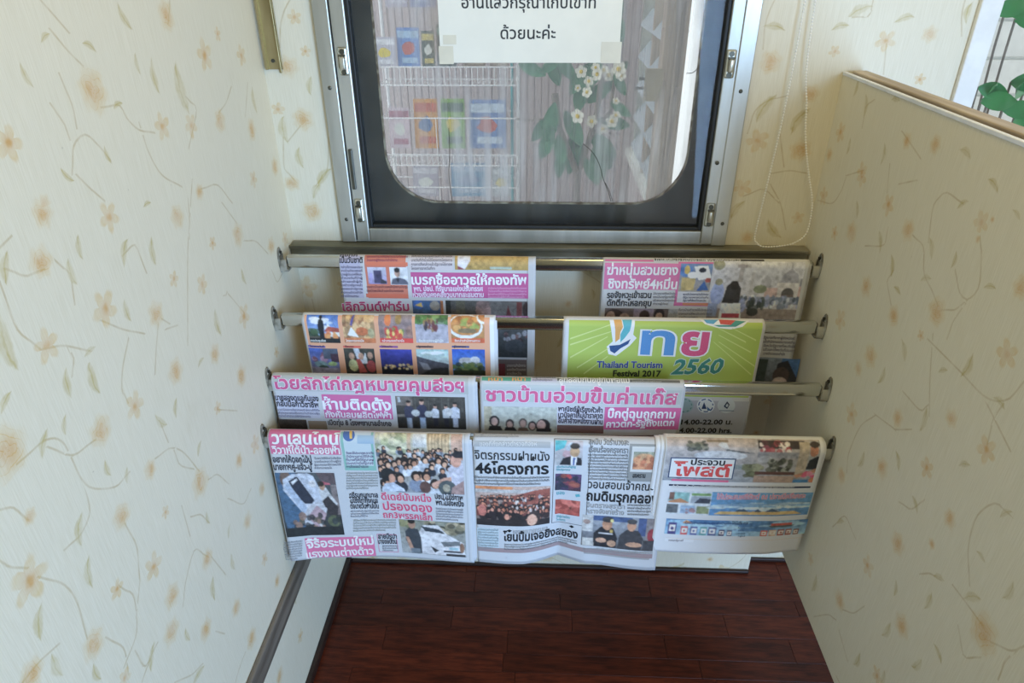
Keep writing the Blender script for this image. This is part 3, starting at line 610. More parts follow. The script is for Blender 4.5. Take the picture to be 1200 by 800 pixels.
        for i in range(n):
            cnt = max(3, int((x1 - x0) / (h * .62))); tx = ''
            while len(tx) < cnt: tx += g.choice(pool)
            yy = y0 + dy * (i + .8); e = x1 if i < n - 1 else x0 + (x1 - x0) * g.uniform(.55, 1)
            tx = tx[:max(3, int(cnt * (e - x0) / (x1 - x0)))].rstrip('เแโใไ')
            s.text(tx, x0, yy, e, yy + tilt * (e - x0), h, col, 's', 3)
    def pic(s, a, b, c, d, base_, prims, noise=.08, cell=.0012, seed=1, lay_=2):
        x0, q0 = s.xq(a, b); x1, q1 = s.xq(c, d); X, Q, T = s.grid(x0, x1, max(q0, -.004), q1, cell)
        u = (X - x0) / (x1 - x0); v = (Q - q0) / (q1 - q0); PX_, PY_ = a + u * (c - a), b + v * (d - b)
        g = np.random.default_rng(seed); out = np.zeros(X.shape + (3,)); out[:] = lin(base_)
        def put(mk, col, al=1.): out[mk] = out[mk] * (1 - al) + lin(col) * al
        for p in prims:
            k = p[0]
            if k == 'g': tt = np.clip(v, 0, 1)[..., None]; out[:] = lin(p[1]) * (1 - tt) + lin(p[2]) * tt
            elif k == 'r': put((PX_ >= p[1]) & (PX_ <= p[3]) & (PY_ >= p[2]) & (PY_ <= p[4]), p[5])
            elif k == 'e': put(((PX_ - p[1]) / p[3]) ** 2 + ((PY_ - p[2]) / p[4]) ** 2 < 1, p[5])
            elif k == 'p':
                ins = np.zeros(X.shape, bool); pt = p[1]; j = len(pt) - 1
                for i in range(len(pt)):
                    xi, yi, xj, yj = *pt[i], *pt[j]
                    if yi != yj: ins ^= ((yi > PY_) != (yj > PY_)) & (PX_ < (xj - xi) * (PY_ - yi) / (yj - yi) + xi)
                    j = i
                put(ins, p[2])
            elif k == 'c':
                for _ in range(p[5]):
                    cx, cy = g.uniform(p[1], p[3]), g.uniform(p[2], p[4]); col = p[6][g.integers(len(p[6]))]; sc = g.uniform(.6, 1.3)
                    put(((PX_ - cx) / (p[7] * sc)) ** 2 + ((PY_ - cy) / (p[8] * sc)) ** 2 < 1, col, .85)
            elif k == 'h':                                                   # a crowd: rows of heads over shirts
                for rj in range(p[6]):
                    fy = p[2] + (p[4] - p[2]) * (rj + .5) / p[6]; sz = p[7] * (.55 + .75 * rj / p[6])
                    for _ in range(int(p[5])):
                        cx, cy = g.uniform(p[1], p[3]), fy + g.uniform(-1, 1) * sz; sh = p[8][g.integers(len(p[8]))]
                        put(((PX_ - cx) / (sz * 1.5)) ** 2 + ((PY_ - cy - sz * 1.9) / (sz * 1.4)) ** 2 < 1, sh)
                        put(((PX_ - cx) / sz) ** 2 + ((PY_ - cy + sz * .15) / (sz * 1.1)) ** 2 < 1, '2a2626')
                        put(((PX_ - cx - sz * .15) / (sz * .62)) ** 2 + ((PY_ - cy - sz * .2) / (sz * .75)) ** 2 < 1, p[9][g.integers(len(p[9]))])
        pd = np.pad(out, ((1, 1), (1, 1), (0, 0)), 'edge'); out = (pd[:-2, 1:-1] + pd[2:, 1:-1] + pd[1:-1, :-2] + pd[1:-1, 2:] + 2 * out) / 6
        lo = g.standard_normal((max(3, X.shape[0] // 4), max(3, X.shape[1] // 4)))
        iy = np.linspace(0, lo.shape[0] - 1.001, X.shape[0]); ix = np.linspace(0, lo.shape[1] - 1.001, X.shape[1]); y0 = iy.astype(int); x_0 = ix.astype(int); fy = (iy - y0)[:, None]; fx = (ix - x_0)[None]
        lf = (lo[y0][:, x_0] * (1 - fx) + lo[y0][:, x_0 + 1] * fx) * (1 - fy) + (lo[y0 + 1][:, x_0] * (1 - fx) + lo[y0 + 1][:, x_0 + 1] * fx) * fy
        out *= (1 + 1.1 * noise * g.standard_normal(X.shape) + .16 * lf)[..., None]
        C = s.press(out.reshape(-1, 3)); V = s.surf(X.ravel(), Q.ravel(), s.lift(lay_))
        o = s._mk('printed_photograph', V, T, C, s.root)
        o.data.polygons.foreach_set('use_smooth', [True] * len(T)); return o
    def _mk(s, name, V, T, C, par):
        me = bpy.data.meshes.new(name); me.vertices.add(len(V)); me.vertices.foreach_set('co', np.ascontiguousarray(V, float).ravel())
        me.loops.add(len(T) * 3); me.loops.foreach_set('vertex_index', np.ascontiguousarray(T, int).ravel())
        me.polygons.add(len(T)); me.polygons.foreach_set('loop_start', np.arange(len(T)) * 3); me.update(calc_edges=True)
        a = me.color_attributes.new('Col', 'FLOAT_COLOR', 'POINT'); a.data.foreach_set('color', np.concatenate([C, np.ones((len(C), 1))], 1).ravel())
        me.materials.append(MT['ink']); o = bpy.data.objects.new(name, me); COL.objects.link(o); o.parent = par; return o
    def done(s):
        for st, nm in ((s.P, 'printed_panels'), (s.T, 'printed_lettering')):
            if st[3]: s._mk(nm, np.vstack(st[0]), np.vstack(st[1]), np.vstack(st[2]), s.root)['kind'] = 'stuff'
SK = ['c79a7c', 'b98a6c', 'd4ab8e']
rowlab = 'newspapers hanging on the rack'
# A -- top row, left
A = Paper('newspaper on the topmost rail at the left, pink headline band and orange portrait box', rowlab, 0, .1205, .5055, .262, .14, 'b9b8ad', inner=[(.004, .0, -.0022, -.004)])
A.rect(618, 299, 619, 445, '8f8f86')
A.rect(399, 299, 427, 349, 'aaa3ac'); A.lines(400, 311, 425, 349, 9, '57525c'); A.text('เป็นวันชาติ', 398, 308, 425, 308, 5, '2c2a2c')
A.lines(398, 297, 425, 302, 1, '3a383a', 4)
A.rect(428, 299, 479, 350, 'c46a48'); A.lines(430, 299, 478, 307, 2, '8a3a50'); A.rect(429, 307, 478, 312, 'd0663a', 2)
A.pic(430, 313, 454, 333, 'a8a4b0', [('g', 'b8b6ba', '8a7fa0'), ('r', 438, 317, 448, 332, '4a4560'), ('r', 432, 320, 436, 333, '9a8fb4'), ('p', [(446, 326), (454, 330), (454, 333), (446, 333)], '3c3c44')])
A.pic(456, 313, 479, 334, 'c9cbc2', [('p', [(456, 334), (459, 327), (466, 325), (474, 327), (479, 331), (479, 334)], '5a5c66'), ('e', 465.5, 320, 3.4, 5, 'b08a70'), ('e', 465.5, 316.5, 3.9, 3, '2c2826'), ('p', [(463, 326), (468, 326), (466, 332)], '2b2c34')], .04)
A.lines(430, 334, 478, 343, 2, '6a3436'); A.rect(429, 344, 478, 349, 'cc5f38', 2)
A.text('เลิกวินด์ฟาร์ม', 402, 364, 480, 364, 8, 'b0265a', halo='cfc8c0')
A.rect(481, 299, 531, 317, 'c0b4aa'); A.lines(482, 298, 530, 317, 4, '6c605c')
A.pic(534, 299, 619, 317, 'b08c3c', [('g', 'b8923f', 'a8862f'), ('p', [(537, 299), (552, 299), (552, 306), (545, 317), (537, 317)], 'cfc8bc'), ('p', [(537, 312), (546, 317), (537, 317)], '8c3440'), ('r', 575, 313, 600, 316, '9fae94')], .06)
A.rect(481, 319, 619, 350, 'b8457c'); A.text('เบรกซื้ออาวุธให้กองทัพ', 482.5, 333, 617, 333.5, 8.5, 'dcd8d4')
A.text('พท. ปชป. ที่รัฐบาลแห่งปรับทรรศ', 485, 341, 566, 341, 4.5, 'd4c8cc'); A.text('ห่วงเงินคงคลังวูบบาทสะสมตาม', 484, 348, 567, 348, 4.5, 'd4c8cc'); A.lines(572, 336, 617, 350, 4, 'cf92ac')
A.pic(483, 352, 520, 368, '3f5a78', [('e', 490, 357, 6, 5.5, '3468a8'), ('p', [(486, 358), (494, 354), (495, 360)], 'c8a83a'), ('r', 496, 353, 504, 367, '3a6488'), ('e', 510, 358, 6, 6, '8f8a78'), ('r', 517, 352, 520, 368, 'b06a30')])
A.pic(522, 352, 618, 419, '3a3a36', [('g', '56564e', '2a2e2c'), ('r', 522, 352, 528, 370, '2b2d28'), ('r', 534, 352, 545, 369, '5c5a46'), ('r', 560, 352, 619, 372, '66645c'), ('e', 566, 363, 9, 11, '94776a'), ('e', 566, 356, 8, 5, '7c665c'), ('p', [(592, 372), (595, 356), (600, 372)], '5c2426'), ('r', 605, 353, 611, 373, '6e3530'), ('e', 616, 362, 4, 9, '3a2a26'), ('p', [(560, 372), (574, 372), (580, 392), (552, 392)], '30343a'), ('c', 590, 388, 618, 400, 18, ['6a4a42', '8a8a86', '3a2a2a'], 2.5, 3), ('e', 603, 405, 12, 8, '383c3c')], .12, seed=3)
A.rect(580, 421, 617, 440, '6a5a50'); A.rect(581, 426, 592, 440, '7a2a30', 2); A.lines(594, 426, 616, 440, 3, 'b8ac98')
A.done()
# B -- top row, right
B = Paper('newspaper on the topmost rail at the right, two-line pink headline beside a mosque photo', rowlab, 0, .6355, 1.0285, .275, .14, 'b5b2ae', inner=[(.0, .003, -.0022, -.003)], wave=lambda x, q: .010 * q * np.clip((x - .93) / .1, 0, 1) ** 2)
B.rect(709, 304, 766, 307, 'c85a88'); B.rect(767, 303, 896, 307, '3a3838', 1)
B.text('กาแพงหน้าบ้านยังอยากแผ่ขยายเขตราชการ', 769, 306.5, 868, 306.5, 3.4, 'c4c0bc', 's')
B.rect(709, 308, 795, 340, 'c95f8c'); B.text('ฆ่าหนุ่มสวนยาง', 711, 321.5, 794, 322, 8.5, 'e2dcda'); B.text('ชิงทรัพย์4หมื่น', 712, 337.5, 793, 338.5, 8.5, 'e2dcda')
B.text('รอจังหวะเข้าสวน', 711, 349, 763, 349, 5.6, '2a282a'); B.text('ดักตีกะโหลกยุบ', 711, 358, 763, 358.5, 5.6, '2a282a'); B.lines(765, 342, 792, 358, 4, '6c686a')
B.pic(709, 361, 793, 374, '6a5a58', [('g', '6a5c58', '5a4a48'), ('e', 720, 372, 11, 10, '3a2c28'), ('e', 716, 371, 5, 6, 'a08070'), ('e', 732, 374, 6, 7, '9c8072'), ('r', 742, 361, 765, 374, '8a7a88'), ('e', 755, 370, 6, 7, '40302c'), ('e', 772, 368, 6, 8, '30282a'), ('e', 772, 371, 4, 5, 'ad8d7c'), ('r', 782, 361, 793, 374, '97989a')], .1)
B.rect(795, 307, 836, 359, 'c4588a'); B.rect(798, 309, 832, 355, 'b9b6b8', 2)
B.pic(798, 309, 831, 342, '6b7e98', [('g', '5a78a4', '9a8f80'), ('e', 804, 317, 7, 7, '4a78b4'), ('e', 805, 316, 3, 5, 'c4a23c'), ('p', [(812, 312), (826, 311), (831, 325), (818, 328)], 'e4e0da'), ('e', 821, 316, 4, 3, '2a2c38'), ('p', [(800, 325), (815, 326), (814, 340), (801, 341)], 'b29a5a'), ('p', [(817, 341), (824, 329), (830, 340)], '2f5a9a'), ('e', 812, 322, 6, 4, 'e8e4e0'), ('e', 828, 328, 3, 3, 'a84a3a')], .06, lay_=3)
B.lines(800, 343, 830, 354, 3, '2f3450'); B.rect(800, 355, 830, 358, 'c47a4a', 2)
B.pic(836, 306, 930, 375, 'b8b6bc', [('g', 'bdbbc0', 'b0aab0'), ('e', 842, 310, 6, 6, '8c8a70'), ('r', 864, 309, 868, 330, 'a39c9c'), ('r', 861, 310, 871, 313, '938c90'), ('r', 877, 318, 880, 345, 'a9a4a6'), ('p', [(887, 336), (888, 327), (893, 321), (898, 327), (899, 336)], 'a3a0a6'), ('p', [(907, 332), (909, 321), (917, 313), (925, 321), (927, 332)], '9a97a0'), ('r', 916.3, 307, 917.6, 315, '9a97a0'), ('r', 905, 330, 928, 352, 'c2bab8'), ('r', 893, 336, 906, 347, 'bb9c98'), ('r', 928, 334, 937, 347, 'b99894'), ('e', 917, 343, 6.5, 7, '5a5452'), ('r', 911, 344, 924, 348, '6a5c58'), ('r', 928, 325, 929.5, 334, '8f8c94'), ('r', 936, 326, 937, 334, '8f8c94'), ('e', 888, 338, 7, 5, '7c8268'), ('r', 878, 347, 937, 356, '8a90a4'), ('c', 870, 347, 937, 360, 60, ['8e96b8', '6a7890', 'c2c6d0', '4a5664', 'a2a8bc'], 2, 3), ('r', 836, 362, 937, 376, '8d7f7a'), ('e', 844, 344, 7, 14, '8b98c4'), ('e', 844, 330, 4, 4, '8a8468'), ('r', 836, 356, 846, 372, '7f8aa8'), ('c', 870, 350, 895, 364, 22, ['4a5450', '8890b8', '38403e'], 2.5, 5), ('p', [(850, 355), (853, 335), (858, 329), (863, 329), (868, 337), (868, 356)], '383434'), ('e', 861, 334, 4.5, 5, '2c2624'), ('p', [(849, 375), (850, 356), (870, 355), (873, 375)], 'c8ccd6'), ('r', 852, 368, 871, 373, 'a8384e'), ('e', 884, 366, 6, 5, '3a3c3a')], .06, seed=5)
B.lines(795, 361, 834, 374, 3, '6a666a')
B.lines(894, 393, 930, 416, 5, '5a5460'); B.pic(889, 418, 930, 447, '5a6470', [('g', '7a8490', '4a4c50'), ('r', 889, 420, 899, 447, '34403e'), ('r', 912, 418, 930, 440, '3f6898'), ('p', [(907, 447), (909, 424), (918, 420), (930, 440), (930, 447)], '2c2a2e'), ('e', 914, 438, 8, 10, '483834'), ('e', 914, 446, 7, 6, 'b0988c')])
B.done()
# C -- second row, left: orange tourism supplement
C = Paper('orange-framed newspaper page of ten colour photos on the second rail from the top, left', rowlab, 1, .058, .4305, .25, .15, 'c4c4c8', white=.72, inner=[(-.002, .003, -.0022, -.003)], wave=lambda x, q: -.020 * q * np.clip((.10 - x) / .05, 0, 1) ** 2)
C.rect(357, 369, 575, 440, 'd9946c')
cx = [(360, 399.5), (401.5, 441), (444, 484.5), (487, 526), (529, 568)]
C.pic(360, 369, 399.5, 402, '4a78c0', [('g', '3f6cb8', '9cb4d8'), ('c', 362, 370, 398, 384, 8, ['d8dce4', 'b8c8e0'], 6, 2), ('p', [(383, 384), (386, 378), (390, 384)], 'd8d4cc'), ('p', [(380, 388), (386, 382), (400, 384), (400, 389)], 'a4483a'), ('r', 384, 389, 400, 396, 'd4ccc4'), ('c', 360, 388, 372, 396, 14, ['2c4030', '405a3a'], 4, 4), ('r', 360, 394, 400, 397, '5a5248'), ('c', 378, 390, 396, 396, 8, ['d8702c', 'e88a3a'], 3, 3), ('p', [(374, 396), (373, 380), (375, 374), (378, 373), (381, 376), (380, 396)], '22262c'), ('e', 377.5, 371.5, 2, 2.5, '1c1f24'), ('r', 360, 396.5, 400, 402, '22282a')], .07)
C.pic(401.5, 369, 441, 402, 'b08c60', [('g', 'c4935a', 'a8764a'), ('r', 403, 369, 406, 395, '9a6a40'), ('c', 402, 370, 441, 394, 40, ['c89a5a', '8a5c3a', 'd4a870', '9c7a50'], 3, 5), ('p', [(411, 380), (415, 369), (417, 369), (413, 382)], '4a4890'), ('p', [(406, 393), (412, 383), (420, 395)], 'dcdcd8'), ('e', 425, 388, 8, 5, 'c0642c'), ('e', 436, 390, 4, 6, 'a89c70'), ('r', 401, 396.5, 442, 402, 'c06a30')], .08, seed=9)
C.pic(444, 369, 484.5, 402, '8a7474', [('g', '8a7a7c', '94706a'), ('e', 455, 375, 4, 7, 'dc6a20'), ('e', 468, 374, 4, 6, '9c7a3c'), ('p', [(458, 396), (461, 382), (466, 382), (470, 396)], 'c83028'), ('c', 450, 386, 474, 396, 24, ['d8b43a', 'c82c28', 'e0c860', '6a8a3a'], 2, 4), ('e', 482, 388, 5, 7, '9a7468'), ('r', 444, 396.5, 485, 402, 'd8382a')], .08, seed=10)
C.pic(487, 369, 526, 402, '9c98a6', [('g', '5a7a3c', 'a09cac'), ('r', 487, 380, 526, 403, 'a09caa'), ('c', 487, 369, 526, 379, 26, ['4a7a34', '7a9c50', '3a5c2c'], 5, 2.5), ('c', 498, 376, 515, 386, 20, ['6a3438', '8c6a3a', '3a3440'], 1.8, 3.5)], .06, seed=11)
C.pic(529, 369, 568, 402, 'b87a34', [('g', 'c08848', 'a8702c'), ('e', 546, 383, 20, 14, 'dcdcd6'), ('e', 546, 382, 18, 11.5, 'b8782c'), ('c', 533, 374, 560, 389, 34, ['cc8428', 'a8621c', 'dca048', '8a9a38'], 3.5, 2.5), ('e', 567, 372, 8, 8, 'd8d4cc'), ('e', 567, 371, 6.5, 6.5, 'c07830'), ('e', 548, 388, 11, 3, '7e6a48'), ('r', 529, 396.5, 569, 402, 'd0581c')], .06, seed=12)
C.pic(361, 408, 400, 440, '3f58a0', [('g', '3c5cb0', '7f7c94'), ('c', 366, 414, 384, 422, 14, ['a8809c', '7a4a58'], 4, 3), ('r', 380, 408, 400, 420, '4c5668'), ('r', 390, 414, 401, 424, '4a3444'), ('e', 375, 427, 9, 4, '6f8f96'), ('e', 391, 426, 6, 2.5, '8fac6c'), ('e', 378, 431, 7, 3, '34483e'), ('r', 361, 431, 401, 441, '8c849c')], .08, seed=13)
C.pic(402.5, 408, 442, 440, '3c3830', [('g', '3f4038', '2c2824'), ('p', [(415, 408), (422, 408), (426, 424), (420, 426)], 'b0b4c0'), ('p', [(424, 426), (430, 412), (432, 426)], 'c0c4c8'), ('e', 413, 428, 6, 7, 'b4b478'), ('p', [(417, 421), (422, 420), (430, 436), (420, 437)], 'b04438'), ('e', 412, 417, 3.5, 4, 'b48a70'), ('e', 424, 417, 3.5, 4, 'b48a70'), ('e', 436, 416, 3.5, 4, 'b48a70'), ('e', 436, 429, 6, 7, 'a03c3c')], .1, seed=14)
C.pic(445, 409, 485, 440, '2c2c80', [('g', '343a98', '1f2048'), ('r', 445, 430, 485, 441, '14182a'), ('c', 449, 427, 484, 432, 24, ['c8a05c', 'e0c48c', '3a3c58'], 2, 1.5)], .07, seed=15)
C.pic(487.5, 409, 527, 440, 'a8b4b8', [('g', '8fb0b0', 'c8ced4'), ('c', 490, 412, 524, 418, 7, ['a8bcb4', 'd0d8d8'], 8, 1.5), ('p', [(487, 417), (498, 420), (510, 423), (527, 426), (527, 441), (487, 441)], '4c4c58'), ('p', [(490, 424), (500, 426), (505, 434), (495, 433)], '7f8290'), ('p', [(487, 441), (505, 432), (527, 430), (527, 441)], '2c2e34')], .06, seed=16)
C.pic(529.5, 409, 569, 440, '2c64c0', [('g', '1e50b8', '5c94d8'), ('e', 546, 423, 9, 4.5, 'b0b0b4'), ('e', 557, 422, 6, 4.5, 'c8ccd4'), ('r', 538, 423, 562, 427, 'bcc0cc'), ('c', 530, 427, 569, 438, 40, ['4c6a30', '6a7a38', '2c3a20'], 4, 3), ('r', 530, 434, 569, 441, '26301c')], .07, seed=17)
for (a, b) in cx: C.lines(a + 4, 396.8, b - 5, 401.4, 1, 'e8dcd0', 2.2)
for k, (a, b) in enumerate(cx): C.rect(a + .5, 405, b - 18, 407.6, ['6c5aa0', 'd0503c', '8a4a8c', '7a5a50', '5a5a88'][k], 2); C.lines(a + 3, 404.6, b - 19, 407.8, 1, '2c2030', 1.8)
C.rect(574, 372, 580, 445, 'd2d6dc', 1)
C.done()
# D -- second row, right: green festival supplement
D = Paper('bright green festival newspaper with large Thai lettering and 2560, second rail from the top, right', rowlab, 1, .5605, .9365, .283, .15, 'c2c4c6', white=.70, inner=[(-.001, .002, -.0022, -.003)], taper=0)
D.rect(667, 375, 878.5, 460, '9db52a')
for a in [(668, 396, 720, 378), (668, 403, 716, 388), (668, 418, 712, 394), (676, 430, 714, 407), (684, 437, 712, 417), (874, 400, 838, 382), (880, 412, 842, 392), (884, 428, 842, 400), (880, 438, 836, 400), (886, 398, 858, 384)]:
    D.quadpoly([(a[0], a[1]), (a[2], a[3]), (a[2] + .2, a[3] + 1.0), (a[0], a[1] + 1.8)], 'bccb6c', 2)
D.quadpoly([(714, 375), (744, 375), (742, 392), (746, 396), (738, 405), (722, 417), (713, 415), (711, 406), (718, 400), (716, 385)], 'dfe6e4', 2)
D.quadpoly([(719, 375), (728, 375), (730, 383), (727, 389), (726, 397), (721, 401), (721, 386)], 'd4962e', 3)
D.quadpoly([(729, 375), (740.5, 375), (738, 388), (732, 396), (727, 401), (727, 392), (731, 384)], '3fa6b4', 3)
D.quadpoly([(714, 405), (726, 404), (734, 400), (739, 397), (736, 403), (727, 408), (720, 414), (715, 411)], '1f4a84', 4)
D.text('ท', 750, 414, 789, 415, 26, '3f86c8', 'b', 4, 'e0e6e6'); D.text('ย', 797, 415, 828, 416, 26, 'cc3a72', 'b', 4, 'e0e6e6')
D.text('2560', 786, 438, 844, 437, 13.5, '1f7c74', 'b', 4, 'b8cbb8', slant=.2)
D.text('Thailand Tourism', 699, 430.5, 776, 431, 6, '24409a', 'b', 4, 'c0cc98'); D.text('Festival 2017', 718, 440.5, 774, 441, 5.5, '20281e', 'b', 4)
D.quadpoly([(820, 375), (878, 376), (870, 383), (856, 386), (840, 384), (826, 380)], 'd8dcd4', 2); D.quadpoly([(824, 375), (842, 375), (836, 380), (828, 379)], '3f98c4', 3); D.quadpoly([(842, 375), (862, 376), (856, 381), (844, 380)], 'c03c34', 4); D.quadpoly([(862, 376), (874, 377), (862, 383), (842, 383), (836, 381), (856, 381)], '2f8a80', 3)
D.rect(667, 460, 877, 466, '9db52a'); D.rect(667, 466.5, 869, 516, 'a6a8b2')
for x, c1, c2 in ((802, '8fa8ac', '5a8a84'), (827, 'cfdbe0', '1f4c8c'), (851, 'bcc4c8', 'bcc4c8')):
    n = 20; D.quadpoly([(x + 10.5 * math.cos(2 * PI * k / n), 475 + 9 * math.sin(2 * PI * k / n)) for k in range(n)], c1, 2)
    for k in range(n):
        if x != 851 and k % (3 if x == 827 else 2): a0, a1 = 2 * PI * k / n, 2 * PI * (k + 1) / n; D.quadpoly([(x + 9 * math.cos(a0), 475 + 8 * math.sin(a0)), (x + 9 * math.cos(a1), 475 + 8 * math.sin(a1)), (x + 7.8 * math.cos(a1), 475 + 6.8 * math.sin(a1)), (x + 7.8 * math.cos(a0), 475 + 6.8 * math.sin(a0))], c2, 3)
D.quadpoly([(822, 479), (825, 471), (828, 479)], '1f3c6c', 3); D.quadpoly([(828, 476), (834, 481), (829, 481)], '3a6c9c', 3)
D.quadpoly([(852, 470), (855, 474), (852, 479), (848, 476)], '1c3050', 3); D.quadpoly([(852, 472.5), (853.6, 474.5), (852, 477), (850, 475.6)], 'bcc4c8', 4); D.rect(843, 480.5, 860, 481.6, '3a5a80', 3)
D.text('เวลา 14.00-22.00 น.', 775, 497, 858, 497, 4.4, '24201e', 'b'); D.text('at 14.00-22.00 hrs.', 780, 506.5, 857, 507, 4.4, '24201e', 'b')
D.done()
# E -- third row, left
E_ = Paper('newspaper on the third rail at the left, pink outlined headline over a grey band', rowlab, 2, .0095, .3965, .26, .14, 'b4bab8', inner=[(-.001, .0035, -.0022, -.002)])
E_.rect(320, 437.5, 549, 462, 'a1a9a3'); E_.text('โวยลักไก่กฎหมายคุมสื่อฯ', 321, 455.2, 544, 459, 11, 'c2447c', 'b', 4, 'd6cdd0', sq=.6)
E_.rect(322, 463, 376, 490, 'b2b6c2'); E_.text('นายสองดูแลกันเอง', 323, 468.5, 374, 470, 5, '2a2a30'); E_.text('กลับมีสภาวิชาชีพ', 325, 475.5, 374, 477.5, 5, '2a2a30'); E_.lines(326, 478, 375, 489, 3, '6c6c80', tilt=.02)
E_.rect(376.5, 462, 461, 491.5, 'c2568e'); E_.text('ห้ามติดตั้ง', 379, 479, 459, 480.5, 9.5, 'e0d8dc'); E_.text('กังหันลมผลิตไฟฟ้า', 382, 488.5, 459, 490, 5.5, 'dcd2d8'); E_.text('เปิดทุ่ม 8 โรงพยาบาลอำเภอ', 385, 497.5, 459, 499, 4.6, '30282c')
E_.pic(326, 491, 361, 503, '3c342c', [('g', '463e36', '2c241e')], .2); E_.rect(361, 493, 384, 503, '8a7c64', 1)
def person(x, y, h, shirt, leg, hair='26221f', skin='b58d74'):
    return [('r', x - h * .09, y - h * .42, x + h * .09, y, leg), ('p', [(x - h * .16, y - h * .38), (x - h * .17, y - h * .72), (x - h * .06, y - h * .82), (x + h * .06, y - h * .82), (x + h * .17, y - h * .72), (x + h * .16, y - h * .38)], shirt), ('e', x, y - h * .9, h * .075, h * .095, skin), ('e', x, y - h * .96, h * .08, h * .05, hair)]
E_.pic(463, 464, 546.5, 503, '35342e', [('g', '4a4840', '26241e'), ('r', 463, 464, 483, 475, '6c665c'), ('r', 466, 465, 469, 471, 'a8b4b4')] + [('r', x, 465, x + .8, 482, '56564c') for x in range(486, 546, 8)] + [('r', 463, 486, 475, 489, '7a7468')] + person(478, 503, 34, '3a3c50', '8ea0b0') + person(494, 503, 36, '34364c', '8ca4bc') + person(510, 500, 27, 'b4bcc0', '22222c') + person(523, 500, 27, 'a8b0b0', '22222c') + person(534, 501, 31, 'b8c0c8', '98a4b4') + [('e', 486, 484, 5, 4, 'a8b0ac'), ('e', 502, 485, 5, 4, 'a8b0ac'), ('e', 526, 482, 5, 5, 'b4b8b4')], .1, seed=20)
E_.rect(548, 440, 549, 503, 'a2a69f', 1); E_.done()
# F -- third row, right
F_ = Paper('newspaper on the third rail beside the bare chrome, green corner strip and pink headline', rowlab, 2, .405, .7845, .262, .14, 'aeb2ae', inner=[(0, .0025, -.0022, -.002)], wave=lambda x, q: -.012 * q * np.clip((x - .66) / .1, 0, 1))
F_.rect(565, 441.5, 622, 447, '3c8c6c'); F_.text('หน้า', 572, 446.5, 589, 446.5, 3.4, 'd88a3a', 'b', 4); F_.text('หน้า', 600, 446.5, 616, 446.5, 3.4, 'd88a3a', 'b', 4)
F_.rect(623, 441.5, 652, 448, 'aaa8b0'); F_.lines(624, 441, 651, 447, 2, '64626c')
F_.rect(653, 442, 797, 449, '5c5e58'); F_.text('ลูกสลับกันอยู่กับพ่อแม่', 655, 448, 738, 449, 5, 'c8c8be'); F_.lines(741, 443, 795, 449, 2, '9a9c94')
F_.rect(566, 450, 797, 474.5, 'a0a8a0'); F_.text('ชาวบ้านอ่วมขึ้นค่าแก๊ส', 569, 469.5, 793, 474, 12, 'c24676', 'b', 4, 'c8c0c0')
F_.pic(567, 476, 652, 506, '9ca292', [('g', 'a2a898', '949480'), ('r', 567, 476, 576, 506, 'a09a7c'), ('e', 579, 494, 6.2, 7, '2c2826'), ('e', 579, 494.5, 3.8, 4.8, 'b09080'), ('p', [(571, 506), (573, 500), (586, 500), (589, 506)], '1f1c1a'), ('e', 597, 497, 5, 6, '342c2a'), ('e', 597, 498, 3.4, 4.2, 'a88876'), ('p', [(590, 506), (592, 501), (602, 501), (606, 506)], '201c1a'), ('e', 612.5, 495.5, 4.8, 6, '54483f'), ('e', 612.5, 496.5, 3.6, 4.6, 'a68674'), ('p', [(606, 506), (608, 501), (617, 501), (620, 506)], '5a4434'), ('e', 623.5, 499, 5, 6, '2c2624'), ('e', 623.5, 499.5, 3.4, 4.2, 'a88474'), ('e', 636, 499, 8.5, 9, '2a2220'), ('e', 634, 498, 5, 6.2, 'b08c7c'), ('r', 628, 502, 646, 506, '221c1a')], .05, seed=21)
F_.rect(653, 476, 706.5, 497, 'b0b0b6'); F_.text('พาณิชย์ผู้เรียงหัวค้า', 654, 481.5, 706, 483.5, 4.6, '34303a'); F_.text('นวนิจคาใหม่น้ำราคาต', 654, 488.5, 706, 490, 4.6, '34303a'); F_.text('สินค้าอ้างพลังงานผ่าน', 654, 495, 706, 497, 4.6, '34303a')
F_.rect(653, 498, 707, 508, '6a4a42', 1)
F_.rect(709, 477, 795, 505, 'bd4a80'); F_.text('บิ๊กตู่ฉุนถูกถาม', 712, 489, 791, 491, 7.5, 'ded4d8'); F_.text('คาวตก-รัฐถังแตก', 710, 500.5, 790, 500, 6, 'd8ced4')
F_.rect(565, 508, 800, 512, '70524a', 1); F_.done()
# G -- lowest row, left
def wG(x, q): return q * (.005 * np.cos((x - .03) * 17) + .010 * np.clip((.06 - x) / .05, 0, 1))
G_ = Paper('newspaper at the left end of the lowest rail, crowd photo and white car photo', rowlab, 3, .0105, .389, .300, .14, 'b9c6d4', wave=wG, inner=[(.001, .004, -.0022, -.004), (.003, .006, -.0034, -.009)])
G_.rect(545, 506, 546, 655, 'a4b0ba', 1)
G_.rect(318, 502.5, 400, 533, 'cc5f94'); G_.text('วาเลนไทน์', 319, 519.5, 398, 520.5, 10.5, 'e2e6ee', sq=.6); G_.text('วิวาห์ใต้น้ำ-ลอยฟ้า', 320, 530.5, 399, 531.5, 6.5, 'dfe0ea')
G_.text('อยากให้ดอกไม้ปู่', 321, 540.5, 366, 541.5, 5.4, '24283a'); G_.text('นายกาฯคู่-แจ้ว-ปู', 322, 549, 366, 550, 5.4, '24283a'); G_.lines(369, 535, 400, 550, 4, '6c7488')
